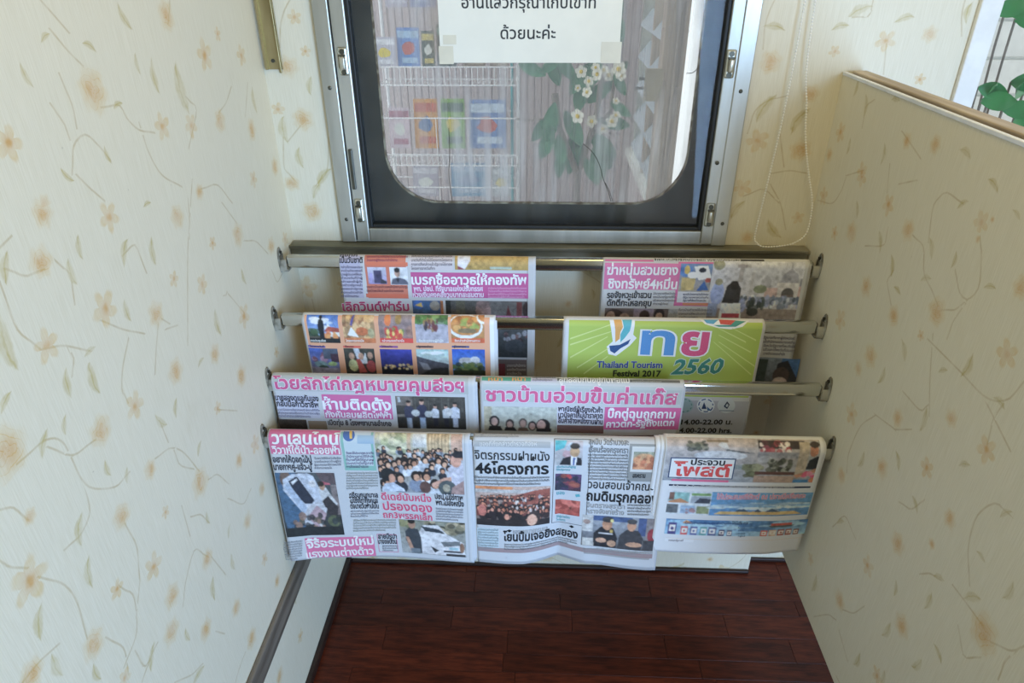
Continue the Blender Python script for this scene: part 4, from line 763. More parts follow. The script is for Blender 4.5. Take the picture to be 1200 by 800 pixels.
G_.pic(322.5, 552.5, 404, 626.5, '3a4454', [('g', '4a5660', '2c3438'), ('p', [(322, 552), (350, 552), (352, 626), (326, 626)], '3f668c'), ('e', 336, 560, 8, 10, '6a5a54'), ('p', [(330, 572), (332, 560), (346, 554), (366, 553), (374, 556), (384, 580), (380, 600), (368, 606), (352, 600)], 'b4c4dc'), ('p', [(339, 562), (350, 557), (352, 557), (370, 584), (366, 588), (356, 588), (346, 578)], '2c3448'), ('p', [(342, 563), (351, 559), (352, 561), (344, 566)], 'c8d4e4'), ('p', [(332, 568), (338, 563), (360, 596), (352, 600)], '9cb4d4'), ('e', 371, 565, 5, 4, 'c8d0dc'), ('r', 382, 562, 396, 566, 'b85a70'), ('p', [(378, 552), (404, 552), (404, 566), (384, 562)], '5a5058'), ('r', 396, 566, 404, 604, '7a7478'), ('p', [(378, 568), (388, 568), (396, 580), (402, 588), (390, 600), (382, 596)], 'b8c2cc'), ('e', 384, 568, 4, 4.5, 'a08068'), ('e', 383, 565, 4.5, 3, '3a3430'), ('p', [(381, 585), (390, 579), (396, 586), (402, 592), (398, 606), (386, 600)], '38363c'), ('p', [(347, 610), (360, 590), (376, 586), (386, 594), (380, 606), (366, 612), (352, 614)], 'b2bccc'), ('p', [(356, 604), (372, 590), (384, 600), (378, 610), (368, 618)], 'ae98a8'), ('p', [(370, 608), (376, 607), (380, 622), (374, 626)], 'c4ccd4'), ('e', 393, 609, 9, 7, '56644a'), ('c', 330, 600, 404, 624, 26, ['5c5a4c', '2a3236', '8a7060', '33404a'], 4, 4), ('r', 322, 616, 404, 627, '262c30')], .1, seed=30)
G_.rect(402, 504, 441.5, 552, '7ab8b4'); G_.rect(404, 505, 438, 546, 'b4ccdc', 2); G_.rect(419, 510, 438, 520, '8fb4d4', 3)
G_.quadpoly([(409 + 7 * math.cos(2 * PI * k / 18), 510 + 7 * math.sin(2 * PI * k / 18)) for k in range(18)], '3f68b0', 4); G_.quadpoly([(410, 514), (410, 505), (413, 506), (413, 514)], 'd0b03c', 5)
G_.lines(406, 529, 438, 549, 5, '5c4a78', 2.3)
G_.lines(406, 553, 443, 574, 7, '7c8688'); G_.text('ตรีรมูกนูกมาเล', 410, 583, 443, 583.5, 4.6, '262a3a'); G_.text('ไม่ใช้งเท่ากุ้งกุมส', 410, 589.5, 443, 590, 4.6, '262a3a'); G_.text('ต่อนายวันพานเป็น', 411, 596, 444, 596.5, 4.6, '262a3a'); G_.lines(411, 598, 444, 607, 3, '6c7488'); G_.lines(414, 609, 464, 624, 5, '848e8c')
G_.pic(441.5, 504.5, 544.5, 579, '8c98a0', [('g', 'b8bca8', '8894a4'), ('c', 441, 505, 476, 528, 46, ['a8b488', 'c8ccac', '8a9878', 'd0d4cc'], 6, 4), ('r', 479, 505, 484, 524, 'b8a488'), ('r', 486, 505, 502, 520, 'c4ccd0'), ('r', 503, 505, 530, 526, 'c0ac84')] + [('r', x, 505, x + 1, 526, '94805c') for x in range(504, 531, 4)] + [('r', 531, 505, 545, 525, 'c0a08c'), ('h', 444, 520, 544, 545, 24, 3, 4.2, ['a8b8cc', '3a4454', '6a7c94', 'c4d0e0', '8c9cb4'], SK), ('h', 442, 540, 530, 570, 10, 2, 6.5, ['b8c8dc', '34404c', '7c90b0', 'd0dcec', '2c3440'], SK), ('e', 452, 556, 9, 9, '23282c'), ('e', 457, 561, 4, 6, 'c09078'), ('p', [(443, 578), (447, 568), (458, 566), (470, 574), (472, 578)], 'b4c8e4'), ('p', [(528, 560), (526, 546), (532, 540), (545, 540), (545, 572), (536, 570)], 'b8c0d8'), ('e', 536, 536, 6.5, 8, 'c89884'), ('e', 539, 528, 7, 4.5, '2a2c34'), ('p', [(505, 566), (520, 558), (530, 556), (530, 561), (506, 571)], 'c89c88'), ('e', 524, 571, 11, 10, '4c5a60'), ('e', 523, 571, 4.5, 5, '9c9c8c'), ('e', 497, 571, 7, 8, '5c4440'), ('p', [(530, 570), (545, 560), (545, 579), (528, 579)], '9c8484')], .08, seed=31)
G_.text('ดีเดย์นับหนึ่ง', 447, 586, 506, 588, 6.2, 'cc3a72', 'b', 4, 'ccd4e0'); G_.text('ปรองดอง', 449, 598, 507, 600, 7.4, 'cc3a72', 'b', 4, 'ccd4e0'); G_.text('ถก3พรรคเล็ก', 449, 607.5, 507, 609.5, 5.6, 'cc3a72', 'b', 4, 'ccd4e0')
G_.text('ปชป.ไม่ใช่ภาพ', 510, 584, 543, 585.5, 4.8, '222636'); G_.text('พท.ไม่ส่งหญิง', 511, 591, 544, 592.5, 4.8, '222636'); G_.lines(511, 594, 543, 609, 5, '6c7488', tilt=.02)
G_.pic(467, 609.5, 547, 651, '8c9490', [('g', '7c8478', '9aa4ac'), ('c', 500, 610, 547, 622, 26, ['4a4c40', '7c7a60', '2c3028', 'b0a88c'], 5, 3), ('c', 467, 610, 484, 618, 10, ['6c7450', '8a8c60'], 5, 3), ('p', [(486, 650), (490, 624), (496, 615), (514, 614), (524, 624), (544, 634), (546, 650)], 'c8d0dc'), ('p', [(493, 616), (515, 619), (523, 624), (498, 622)], '34404c'), ('p', [(516, 634), (540, 632), (540, 637), (520, 640)], '6a747c'), ('p', [(503, 640), (514, 645), (508, 648)], '30363c'), ('r', 519, 644, 542, 646.5, '3a4048'), ('r', 526, 640, 538, 643, '8fc0d4'), ('r', 522, 648, 546, 651, '3a3c40'), ('p', [(473, 634), (473, 624), (478, 619), (489, 620), (492, 630), (492, 650), (480, 650)], '38424c'), ('e', 482, 614.5, 4.2, 5.5, 'a07c66'), ('e', 482, 611, 4.6, 3, '25221f'), ('p', [(473, 630), (477, 630), (482, 645), (478, 648)], 'b08870'), ('r', 478, 644, 490, 651, '6a7a88'), ('e', 542, 640, 3, 6, '8a6a54')], .07, seed=32)
G_.rect(358, 628, 440.5, 653, 'd0649c'); G_.text('จี้รื้อระบบใหม่', 361, 639.5, 438, 639, 7.2, 'e0e2ea'); G_.text('แรงงานต่างด้าว', 361, 650.5, 438, 650.5, 6.2, 'dcdce6')
G_.frame(441, 627, 467, 649, 'c880a8'); G_.text('สายมีรูปา', 443, 632.5, 465, 632.5, 4.4, '242838'); G_.text('บางขอนตน', 443, 638.5, 465, 638.5, 4.4, '242838'); G_.lines(448, 640, 466, 648, 3, '6c7488'); G_.lines(335, 629, 356, 650, 8, '6e7884')
G_.done()
# H -- lowest row, middle, creased
def wH(x, q):
    c = .5595; a = np.clip((x - (c - .075)) / .075, 0, 1); b = np.clip(((c + .055) - x) / .055, 0, 1)
    return -.022 * q ** 1.4 * np.where(x < c, a ** 1.6, b ** 1.2) + .004 * q * np.sin((x - .4) * 24) + .006 * q ** 2 * np.clip((x - .64) / .1, 0, 1)
H_ = Paper('creased broadsheet in the middle of the lowest rail, black serif headlines', rowlab, 3, .3955, .7565, .298, .14, 'adb8c4', wave=wH, inner=[(0, .001, -.0022, .006)])
H_.lines(555, 507, 624, 513, 2, '80868c'); H_.rect(554, 516, 645, 525, '949ca2'); H_.lines(562, 516.5, 636, 524, 1, 'b4bcc2', 4)
H_.text('จิตรกรรมฝาผนัง', 556, 537.5, 644, 540, 8, '1e2228', 'n'); H_.text('46โครงการ', 557, 554, 643, 555.5, 9.5, '15191f', 'b'); H_.lines(556, 557, 644, 568, 3, '52585e', tilt=.01)
H_.pic(557, 568.5, 644, 616.5, '5a4a48', [('g', 'b09c94', '4a4244'), ('r', 557, 569, 600, 572, 'c0783c'), ('r', 557, 572, 644, 576, 'a4a8ac'), ('p', [(598, 580), (625, 573), (644, 571), (644, 590), (598, 590)], '8a4a3c'), ('h', 559, 578, 642, 600, 26, 4, 2.7, ['2a2628', '33282a', '6a3a34'], ['c07858', 'b06848', 'd08c6c']), ('h', 560, 594, 640, 612, 9, 2, 5.2, ['241f22', '2c2428'], ['c4846c', 'b87860']), ('r', 557, 609, 644, 617, '2a2628'), ('e', 564, 598, 5, 7, 'b4685a'), ('e', 605, 610, 9, 8, '292425'), ('e', 625, 607, 8, 9, '3c3432'), ('e', 623, 609, 6, 7, 'c89880'), ('c', 600, 580, 640, 600, 20, ['c8c4c4', 'a0a0a8', '6c3c34'], 1.2, 2)], .1, seed=40)
H_.rect(559, 618, 585, 644, 'a4bccb'); H_.lines(560, 618.5, 584, 643, 8, '74848e'); H_.lines(601, 619, 664, 626, 1, '8a9096', 4.5)
H_.text('โยนบึ้มเจอยิงสยอง', 590, 632, 677, 634, 7.6, '171b22', 'b'); H_.lines(591, 635, 676, 643, 3, '5c636a', tilt=.01); H_.rect(560, 645, 764, 645.8, '8a7a80', 2)
H_.quadpoly([(594, 620.5), (597, 619), (600, 620.5), (597, 622.5)], '16181c', 3); H_.quadpoly([(667, 620.5), (670, 619), (673, 620.5), (670, 622.5)], '16181c', 3)
H_.frame(649.5, 514, 686.5, 618, '42464c', .7)
H_.pic(651, 516, 682, 546, '8c9098', [('g', 'a8a4ac', '9aa4ac'), ('p', [(649, 514), (665, 514), (661, 524), (651, 528)], '3fa6b4'), ('c', 660, 518, 672, 534, 8, ['b08c94', '9cb0c0'], 4, 4), ('p', [(656, 546), (660, 537), (668, 534), (681, 536), (682, 546)], '26262c'), ('p', [(669, 534), (676, 534), (675, 546), (669, 546)], 'd0d4dc'), ('p', [(671, 536), (674, 536), (673.5, 546), (671, 546)], '3f5c98'), ('e', 673, 528, 5.5, 7, 'a88a64'), ('e', 673, 521.5, 5.5, 3.4, '3a342c')], .05, seed=41)
H_.lines(652, 546, 675, 553, 2, '3f9aac'); H_.pic(651, 556, 680.5, 577, '5a3c58', [('g', '54406c', '4a3440'), ('e', 665, 562, 5, 6, 'b0383c'), ('c', 652, 558, 680, 576, 24, ['6a3448', '3c3458', '8a4a3c', '2c3448'], 4, 3)], .12, seed=42); H_.lines(652, 578, 662, 583, 1, '3f9aac', 3.4); H_.quadpoly([(674, 581), (679, 580), (680, 583), (675, 584)], '3f9aac', 3)
H_.pic(651, 588, 679, 607, 'b8584a', [('g', 'b86050', 'a04438'), ('p', [(662, 588), (672, 588), (676, 600), (668, 600)], '6a3c2c'), ('c', 652, 590, 678, 606, 12, ['c8685a', '8a3a30'], 5, 3)], .08, seed=43); H_.lines(652, 608, 668, 616, 2, '3f9aac')
H_.text('สหมิบ วัดรำบวงสะ', 690, 520.5, 737, 522, 5.2, '6c7278', 's'); H_.text('เรียนร้องกรุงทรา', 690, 529.5, 736, 531, 5.2, '6c7278', 's'); H_.lines(689, 531, 736, 563, 9, '60666c', tilt=.015)
H_.rect(738, 520, 767, 564, '7c8488'); H_.rect(741, 523, 767, 553, 'b8c0c4', 2); H_.pic(743, 529, 767, 550, 'a87858', [('g', '8c9c8c', 'b07850'), ('e', 755, 536, 10, 5, 'b89468'), ('c', 744, 535, 766, 549, 30, ['b06a44', 'c88c5c', '8c5438'], 3, 2.5)], .1, seed=44, lay_=3); H_.text('สงคราม', 741, 559, 756, 559, 4, '22262a')
H_.text('วอนสอบเจ้าคณะ', 689, 572, 765, 574, 7.4, '1c2026', 'n'); H_.text('ถมดินรุกคลอง', 687, 586.5, 770, 588.5, 8.6, '15181e', 'b')
H_.text('จึนตรางสุรารา', 687, 595, 732, 595.5, 4.2, '868c92', 's'); H_.text('ครางจังขายร้าง', 687, 602, 731, 602.5, 4.2, '868c92', 's'); H_.lines(735, 589, 762, 603, 4, '5c6268')
H_.pic(683, 604, 764, 642.5, '565c64', [('g', '8c98a8', '4c4e54'), ('r', 695, 604, 738, 610, '3f5888'), ('r', 745, 604, 754, 625, '3f5484'), ('r', 754, 604, 764, 642, '7c7a80'), ('e', 761, 624, 5, 8, '8c2c38'), ('r', 683, 604, 695, 624, 'aab0b4'), ('e', 688, 612, 4, 3, '8c7a74'), ('r', 684, 632, 697, 642, 'a8acac'), ('p', [(697, 642), (696, 626), (704, 617), (718, 618), (723, 630), (722, 642)], '26282e'), ('e', 711, 614, 5.5, 7, 'a87c5c'), ('e', 711, 608, 6, 3.6, '3a3c40'), ('r', 702, 624.5, 718, 626, 'b8bcc4'), ('e', 705, 634, 6, 3, 'b08a70'), ('p', [(724, 642), (725, 626), (733, 618), (746, 619), (752, 628), (750, 642)], '3a3c42'), ('e', 738, 613.5, 5, 6.5, 'b08466'), ('e', 738, 608.5, 5.6, 3.2, '42464a'), ('e', 742, 636, 9, 3, 'b48a6c'), ('e', 717, 637, 5, 4, 'b08a6c'), ('e', 716, 609, 2, 2, 'c8c070'), ('e', 716, 622, 2, 2, 'b8a040'), ('r', 752, 630, 764, 642, '3c3e44')], .06, seed=45)
H_.lines(683, 643, 764, 648, 2, '84898f', 1.8); H_.rect(684, 650, 760, 650.6, '8a9096', 2); H_.text('-1-', 592, 652, 595, 652, 1, '9aa2aa', 's'); H_.done()
# I -- lowest row, right
I_ = Paper('thick white newspaper at the right end of the lowest rail, red masthead over blue advertisements', rowlab, 3, .7465, 1.0325, .250, .14, 'c4cede', white=.80, taper=.10, xs=.0065, wave=lambda x, q: .004 * q * np.sin((x - .75) * 14) - .008 * q * np.clip((x - .97) / .06, 0, 1), inner=[(-.0085, 0, .0005 - .003, -.005), (-.017, -.02, -.0035, -.022), (-.003, .002, -.0024, -.012)])
I_.pic(781, 512, 952, 566.5, '9ca4b0', [('g', 'a8a2a4', '8a98ac'), ('r', 781, 512, 880, 522, 'a49a98'), ('c', 806, 516, 828, 525, 22, ['4c5444', '3a4038', '6a6c5c'], 4, 2), ('r', 826, 514.5, 850, 517, '7a6a54'), ('p', [(838, 520), (842, 517), (848, 518), (852, 526)], 'b4bcc8'), ('p', [(848, 524), (880, 528), (848, 528)], '5a6068'), ('e', 842, 532, 30, 6, 'b8c4d8'), ('p', [(858, 543), (884, 544), (884, 550), (858, 549)], '7a8a94'), ('c', 872, 544, 890, 558, 26, ['6a7458', '8a9078', '545c44'], 5, 3), ('r', 883, 514, 935, 523, '3a3236'), ('c', 884, 516, 920, 526, 26, ['a03c4a', '4a2c34', 'd4ccd0', '7a3a4c'], 3, 2.5), ('r', 883, 526, 935, 534, '8a90a0'), ('e', 893, 536, 8, 5, 'a0a8b8'), ('c', 898, 536, 922, 554, 44, ['2c302c', '5a6258', '8c9490', '3a403a'], 3, 3), ('r', 884, 552, 930, 556, '5a3c38'), ('r', 884, 557, 930, 566, 'a08c84'), ('r', 929, 515, 940, 556, 'a39a8c'), ('r', 940, 514, 961, 545, '9aa0a8'), ('p', [(940, 548), (942, 536), (950, 530), (958, 533), (960, 548)], '22262e'), ('e', 945.5, 524, 4.8, 7, 'b0785c'), ('e', 946, 517.5, 5.5, 3.6, '3c3430'), ('p', [(928, 556), (946, 550), (958, 543), (959, 548), (946, 556), (932, 560)], 'b88468'), ('c', 940, 552, 956, 560, 14, ['d04880', 'e080a8', 'c83c70'], 3, 2), ('r', 929, 562, 946, 566, '3078b8'), ('e', 951, 563, 4, 3.5, 'c87a4a')], .06, seed=50)
I_.rect(786, 535.5, 858, 561, '2c4470', 3); I_.rect(787.2, 536.7, 856.8, 560, 'c8d2e0', 4); I_.text('ประจวบ', 809, 544, 849, 545, 5.5, '1c222c', 'b', 5); I_.text('โพสต์', 789, 556.5, 855, 558, 10.5, 'cc3434', 'b', 5); I_.rect(790, 539.5, 806, 541.5, 'd86a5c', 5)
I_.rect(787, 560.5, 853, 564.5, 'cc5a8c', 5)
I_.rect(784, 567, 950, 573, '1f2c4c'); I_.lines(787, 567.6, 948, 572.6, 1, 'c0c8d4', 3)
I_.pic(784, 574.5, 947, 605.5, '4c8cc8', [('g', '5a98d0', '4a88c8'), ('r', 784, 574, 833, 606, 'b8c8dc'), ('r', 785, 576, 808, 590, '7ab0b8'), ('r', 785, 576, 791, 586, '6c5048'), ('p', [(785, 588), (798, 584), (808, 589), (808, 590), (785, 590)], 'b07c54'), ('r', 810, 577, 832, 580, '6c9c5c'), ('r', 810, 581, 832, 590, '8c9cb4'), ('p', [(814, 590), (820, 583), (832, 584), (832, 590)], '3c4458'), ('r', 784, 592, 797, 604, '5a6470'), ('r', 800, 593, 816, 604, '88a8d0'), ('c', 802, 598, 816, 603, 8, ['9c7c88', '5c7498'], 2, 2), ('r', 818, 594, 832, 604, '7c8c68'), ('c', 836, 588, 948, 598, 24, ['9cc0e4', 'b8d4ec', '6ca4d8'], 14, 1.6), ('p', [(838, 604), (845, 600), (930, 599), (940, 604)], 'c8ac68'), ('p', [(862, 600), (866, 597), (872, 596), (878, 600)], '3a5878'), ('p', [(884, 600), (888, 596), (893, 600)], '3a5878'), ('p', [(896, 600), (904, 595), (914, 600)], '3a5878')], .05, seed=51)
I_.text('ให้ประสบศรีรัชต์ ณ ปราณีศรีเคหะ', 839, 584, 944, 584.5, 4.6, 'cf7c9c', 'b', 4, 'cdd8ea'); I_.lines(848, 587, 936, 593, 1, '84acd4', 2.4)
I_.pic(781, 607, 944, 629, '5c98cc', [('g', '4c84c0', '8cbce0'), ('c', 800, 608, 946, 620, 24, ['9cc8e8', '3f74b0', '84b4dc'], 16, 3), ('p', [(799, 612), (804, 608), (812, 612), (806, 613)], 'c08c4c'), ('r', 901, 611, 926, 614, 'b84c3c'), ('p', [(899, 614), (930, 614), (924, 617), (902, 617)], '4a5c64')] + [q for (x, w_, h, c) in ((789, 10, 17, '4a4a8c'), (803, 8, 12, 'c85a5c'), (814, 8, 12, '5a68a4'), (825, 8, 12, '5a9aa4'), (835, 9, 12, '5a6ca0'), (846, 7, 9, '3a3c68'), (855, 6, 8, '5a6080'), (895, 8, 8, 'c05c4c'), (905, 9, 9, 'c8b09c'), (915, 8, 9, '9c4c3c'), (924, 7, 9, '9c4c3c'), (933, 6, 8, '7c4c44')) for q in (('r', x - w_ / 2, 629 - h, x + w_ / 2, 629, c), ('r', x - w_ * .36, 629 - h * .8, x + w_ * .36, 629 - h * .25, 'dcd8dc'), ('e', x, 629 - h * .5, w_ * .18, h * .14, c))], .03, seed=52)
I_.rect(781, 629.5, 943, 634, 'd8a058'); I_.rect(779, 629.5, 812, 634, 'ccd8e8', 2); I_.lines(783, 629.8, 811, 633.8, 1, '6a5a68', 1.7); I_.text('โปรโมชั่น กรุง', 857, 613, 876, 613.4, 2.6, '20385c', 's')
for k in range(4): I_.lines(864, 616 + k * 3.2, 876, 618.6 + k * 3.2, 1, '2c5484', 1.4, seed=k)
I_.text('ร่วมใจสานต่อความสุขเพื่อบ้านเรา', 802, 612.6, 856, 613, 2.2, '24508c', 's')
I_.done()

# ------------------------------------------------------------------ notice taped on the pane
nt = empty('notice', (.487, .0050, 1.36)); tag(nt, 'white paper notice with black Thai lettering taped to the window glass', 'notice')
def npt(px, py): p = at(px, py, 1, .0050); return np.array([p[0] - .487, p[2] - 1.36])
a0, a1 = npt(516.5, 73.5), npt(725, 73.5)
MB().box((a0[0], -.0004, a0[1]), (a1[0], .0004, .075), .0001, seg=1).build('sheet', MT['notice'], nt)
black = simple('black_print', '2b2b2a', .6)
def note(txt, xa, ya, xb, yb, h):
    V, T, adv = lay(txt, 'n'); p, q, hh = npt(xa, ya), npt(xb, yb), npt(xa, ya - h); sc = (hh[1] - p[1]) / .56
    k = (V[:, 0] - V[:, 0].min()) / (V[:, 0].max() - V[:, 0].min())
    me_obj('lettering', [(p[0] + kk * (q[0] - p[0]), -.0007, p[1] + kk * (q[1] - p[1]) + v * sc) for kk, v in zip(k, V[:, 1])], T.tolist(), black, nt)
note('อ่านแล้วกรุณาเก็บเข้าที่', 541, 9.5, 698, 9.5, 11); note('ด้วยนะค่ะ', 586.5, 45.5, 651, 45.5, 11)
note('หนังสือพิมพ์', 570, -27, 668, -27, 11)
for x0, y0, x1, y1 in ((514, 54, 532, 75), (519, 41, 535, 52), (705, 49, 727, 74)):
    p, q = npt(x0, y0), npt(x1, y1); MB().box((p[0], -.0009, q[1]), (q[0], -.0005, p[1])).build('tape', MT['tapec'], nt)

# ------------------------------------------------------------------ blind cord of white beads
def beads(P, r, step):
    P = np.array(P); L = np.concatenate([[0], np.cumsum(np.linalg.norm(np.diff(P, axis=0), axis=1))])
    d = np.arange(0, L[-1], step); return np.stack([np.interp(d, L, P[:, k]) for k in range(3)], 1)
cd = empty('blind_cord', (.97, -.012, 1.05)); tag(cd, 'looped white beaded blind cord hanging beside the window against the wallpaper', 'cord')
path = [(.9495, -.014, 2.1), (.9544, -.014, 1.379), (.9535, -.014, 1.20), (.947, -.014, 1.06), (.941, -.015, .962), (.943, -.026, .9475), (.955, -.034, .9425), (.985, -.035, .944), (1.012, -.032, .949), (1.033, -.026, .962), (1.0405, -.02, .985), (1.038, -.016, 1.03), (1.022, -.014, 1.08), (1.004, -.014, 1.14), (.993, -.014, 1.20), (.9715, -.014, 1.379), (.962, -.014, 2.1)]
sm = catmull([np.array(p) - [.97, -.012, 1.05] for p in path], 10)
MB().tube(sm, .0006, 5).build('string', MT['bead'], cd)
bp = beads(sm, .0019, .0052); bm_ = MB()
for p in bp: bm_.ball(tuple(p), .0019, n=6)
tag(bm_.build('bead_chain', MT['bead'], cd, True), kind='stuff')

# ------------------------------------------------------------------ outside the window
gy = MB().box((-2.2, .12, -.30), (3.5, 3.4, -.25)).build('ground_yard', MT['soil']); tag(gy, kind='structure')
wo = empty('wall_exterior', (0, 1.34, 0)); tag(wo, kind='structure')
YB = 1.30
ribs = MB().box((-.9, .0, -.25), (.966, .04, 2.4)).build('cladding_backing', MT['clad'], wo)
rm0 = None
k = 0; x = -.30
while x < .955:
    if rm0 is None: ro = MB().box((0, -.006, -.25), (.0245, .0, 2.4), .002, seg=1).build('cladding_strip', MT['clad'], wo); rm0 = ro.data
    else: ro = bpy.data.objects.new('cladding_strip', rm0); COL.objects.link(ro); ro.parent = wo
    ro.location = (x, 0, 0); x += .0262
# side wall at the right with its louvre window, running towards the glass
XS = .855
ws = empty('wall_side', (XS, 0, 0)); tag(ws, kind='structure')
MB().box((.0, .62, -.25), (.05, 1.30, .795)).box((.0, .62, 1.7), (.05, 1.30, 2.4)).box((.0, 1.22, .795), (.05, 1.30, 1.7)).build('side_panel', MT['clad'], ws)
w3 = empty('window_3', (XS, 0, 0)); tag(w3, kind='structure')
MB().box((-.03, .64, .795), (.05, 1.26, .828), .003).build('sill', MT['whitepaint'], w3)
MB().box((-.012, 1.19, .828), (.03, 1.225, 1.7), .002).build('frame_bar', MT['alu'], w3); MB().box((-.012, .64, .828), (.03, .67, 1.7), .002).build('frame_bar', MT['alu'], w3)
MB().box((-.016, .90, .828), (.02, .925, 1.7), .002).build('frame_bar', MT['postwood'], w3)
sl = None
for k in range(8):
    if sl is None: so = MB().box((-.032, .672, -.0025), (.032, 1.192, .0025), .001, rot=Matrix.Rotation(math.radians(-52), 3, 'Y')).build('slat', MT['slatglass'], w3); sl = so.data
    else: so = bpy.data.objects.new('slat', sl); COL.objects.link(so); so.parent = w3
    so.location = (.0, 0, .875 + k * .098)
# post, hinge plate and a pale board near the glass
pa, pb_ = at(771, 120, 1, .38)[0], at(798, 120, 1, .38)[0]
po_ = MB().box((pa, .38, -.25), (pb_, .43, 2.3), .003)
for dx in (.2, .5, .76): po_.box((pa + dx * (pb_ - pa), .376, -.25), (pa + dx * (pb_ - pa) + .005, .381, 2.3))
tag(po_.build('porch_post', MT['postwood']), 'beige grooved wooden post standing just outside the window at the right', 'post')
hp = at(766, 100, 1, .36); pl = empty('sign_plate', (hp[0], .3655, hp[2])); tag(pl, 'small blank olive-beige plate fixed to the post outside the window', 'plate')
MB().box((-.021, -.003, -.036), (.021, .003, .036), .0015).build('board', MT['tagboard'], pl); MB().box((-.034, -.002, .010), (-.021, .003, .017)).box((-.042, -.002, -.010), (-.021, .002, -.004)).build('clip', MT['screw'], pl)

# wire magazine rack
mr = empty('magazine_rack', (.30, .97, 0)); tag(mr, 'white wire magazine rack on the porch, seen through the dirty glass at the left', 'rack')
tiers = []
XL, XR = -.295, .134
for zb, zt in ((1.35, 1.47), (1.097, 1.150), (.848, .998), (.62, .775), (.36, .52)):
    m = MB()
    for z in (zb, zt): m.cyl((XL, -.07, z), (XR, -.07, z), .0022, 6).cyl((XL, .05, z), (XR, .05, z), .0022, 6).cyl((XR, -.07, z), (XR, .05, z), .0022, 6).cyl((XL, -.07, z), (XL, .05, z), .0022, 6)
    if zt - zb > .1: m.cyl((XL, -.07, zb + .035), (XR, -.07, zb + .035), .0019, 6)
    n = 25
    for k in range(n + 1):
        xx = XL + (XR - XL) * k / n
        top = zt if (zt - zb < .1 or k in (0, 10, n)) else zb + .035
        m.cyl((xx, -.07, zb), (xx, -.07, top), .0014, 5); m.cyl((xx, -.07, zb), (xx, .05, zb), .0014, 5)
    m.build('shelf_basket', MT['wire'], mr)
m = MB()
for xx in (XL, XR):
    m.cyl((xx, .055, -.25), (xx, .055, 1.75), .006, 8)
m.build('upright', MT['wire'], mr); MB().cyl((XR - .020, .052, -.25), (XR - .020, .052, 1.75), .0045, 8).build('turquoise_rod', simple('turquoise_rod_paint', '5ab4b8', .5), mr)
mags = [(452, 80, 45, 26, 'b9b6c4', 'e0e0e8', 'pale lilac magazine'), (480, 80, 34, 26, '5c88cc', 'a8c8e8', 'bright blue magazine'), (503, 80, 38, 15, '3a4a3c', 'c8b45c', 'dark magazine with a yellow top'), (524, 80, 30, 22, '2c4a48', '8ab0a0', 'dark teal magazine'), (556, 80, 50, 26, '8c7a68', 'b8a890', 'brown magazine'), (585, 80, 56, 22, 'a08c7c', 'c4b4a0', 'tan magazine'),
 (470, 175, 128, 24, 'c8b4bc', 'a86a7c', 'pinkish magazine'), (501, 175, 118, 27, 'd8963c', 'c85c38', 'orange and yellow magazine'), (532, 175, 118, 27, '7ca83c', '3c5c3c', 'lime green magazine with a dark band'), (572, 175, 119, 42, '6c8cc4', 'c8d8ec', 'wide light blue magazine'),
 (500, 231, 196, 30, 'a8a0ac', 'c8c4cc', 'grey magazine'), (550, 231, 193, 40, '3f88b0', '9cb4d0', 'sky blue magazine'), (588, 231, 198, 22, 'b0b4b8', 'd0d4d8', 'pale grey magazine'),
 (465, 10, -40, 26, 'b8b0c0', 'd4d0dc', 'lilac magazine'), (496, 10, -45, 30, '8a90b8', 'b4bcd8', 'soft indigo magazine')]
tiern = {80: 'standing in the second wire tier', 175: 'leaning in the middle wire basket', 231: 'leaning in the low wire basket', 10: 'on the tier beside the taped notice'}
for k, (px, rb, rt, wp, c1, c2, lb) in enumerate(mags):
    Y = .945 + .028 * (k % 2); p, q, e = at(px, rb, 1, Y), at(px, rt, 1, Y), at(px + wp, rb, 1, Y); w_, h = e[0] - p[0], q[2] - p[2]
    o = empty('magazine', (p[0], Y, p[2] + .004)); o.rotation_euler = (math.radians(-7), 0, math.radians(rr.uniform(-3, 3)))
    tag(o, lb + ' ' + tiern[rb], 'magazine', 'magazines in the wire rack')
    nm = simple('magazine_cover', c1, .35, 0, .1, 30); n2 = simple('magazine_band', c2, .35, 0, .25, 40)
    MB().box((-w_ / 2, -.003, 0), (w_ / 2, .003, h), .0006, seg=1).build('cover', nm, o)
    MB().box((-w_ * .46, -.0036, h * .74), (w_ * .46, -.0030, h * .92)).build('masthead', n2, o)
    MB().box((-w_ * .3, -.0036, h * .10), (w_ * .4, -.0030, h * .24)).build('cover_band', n2, o)
    V = [(w_ * .34 * math.cos(a) * rr.uniform(.6, 1), -.0034, h * .48 + h * .2 * math.sin(a) * rr.uniform(.6, 1)) for a in [i * .7 for i in range(9)]]
    me_obj('cover_picture', V, [list(range(9))], simple('cover_picture_ink', ['d8c23c', 'c85a4c', 'd8d8d0', '4c6ca0'][k % 4], .4), o)

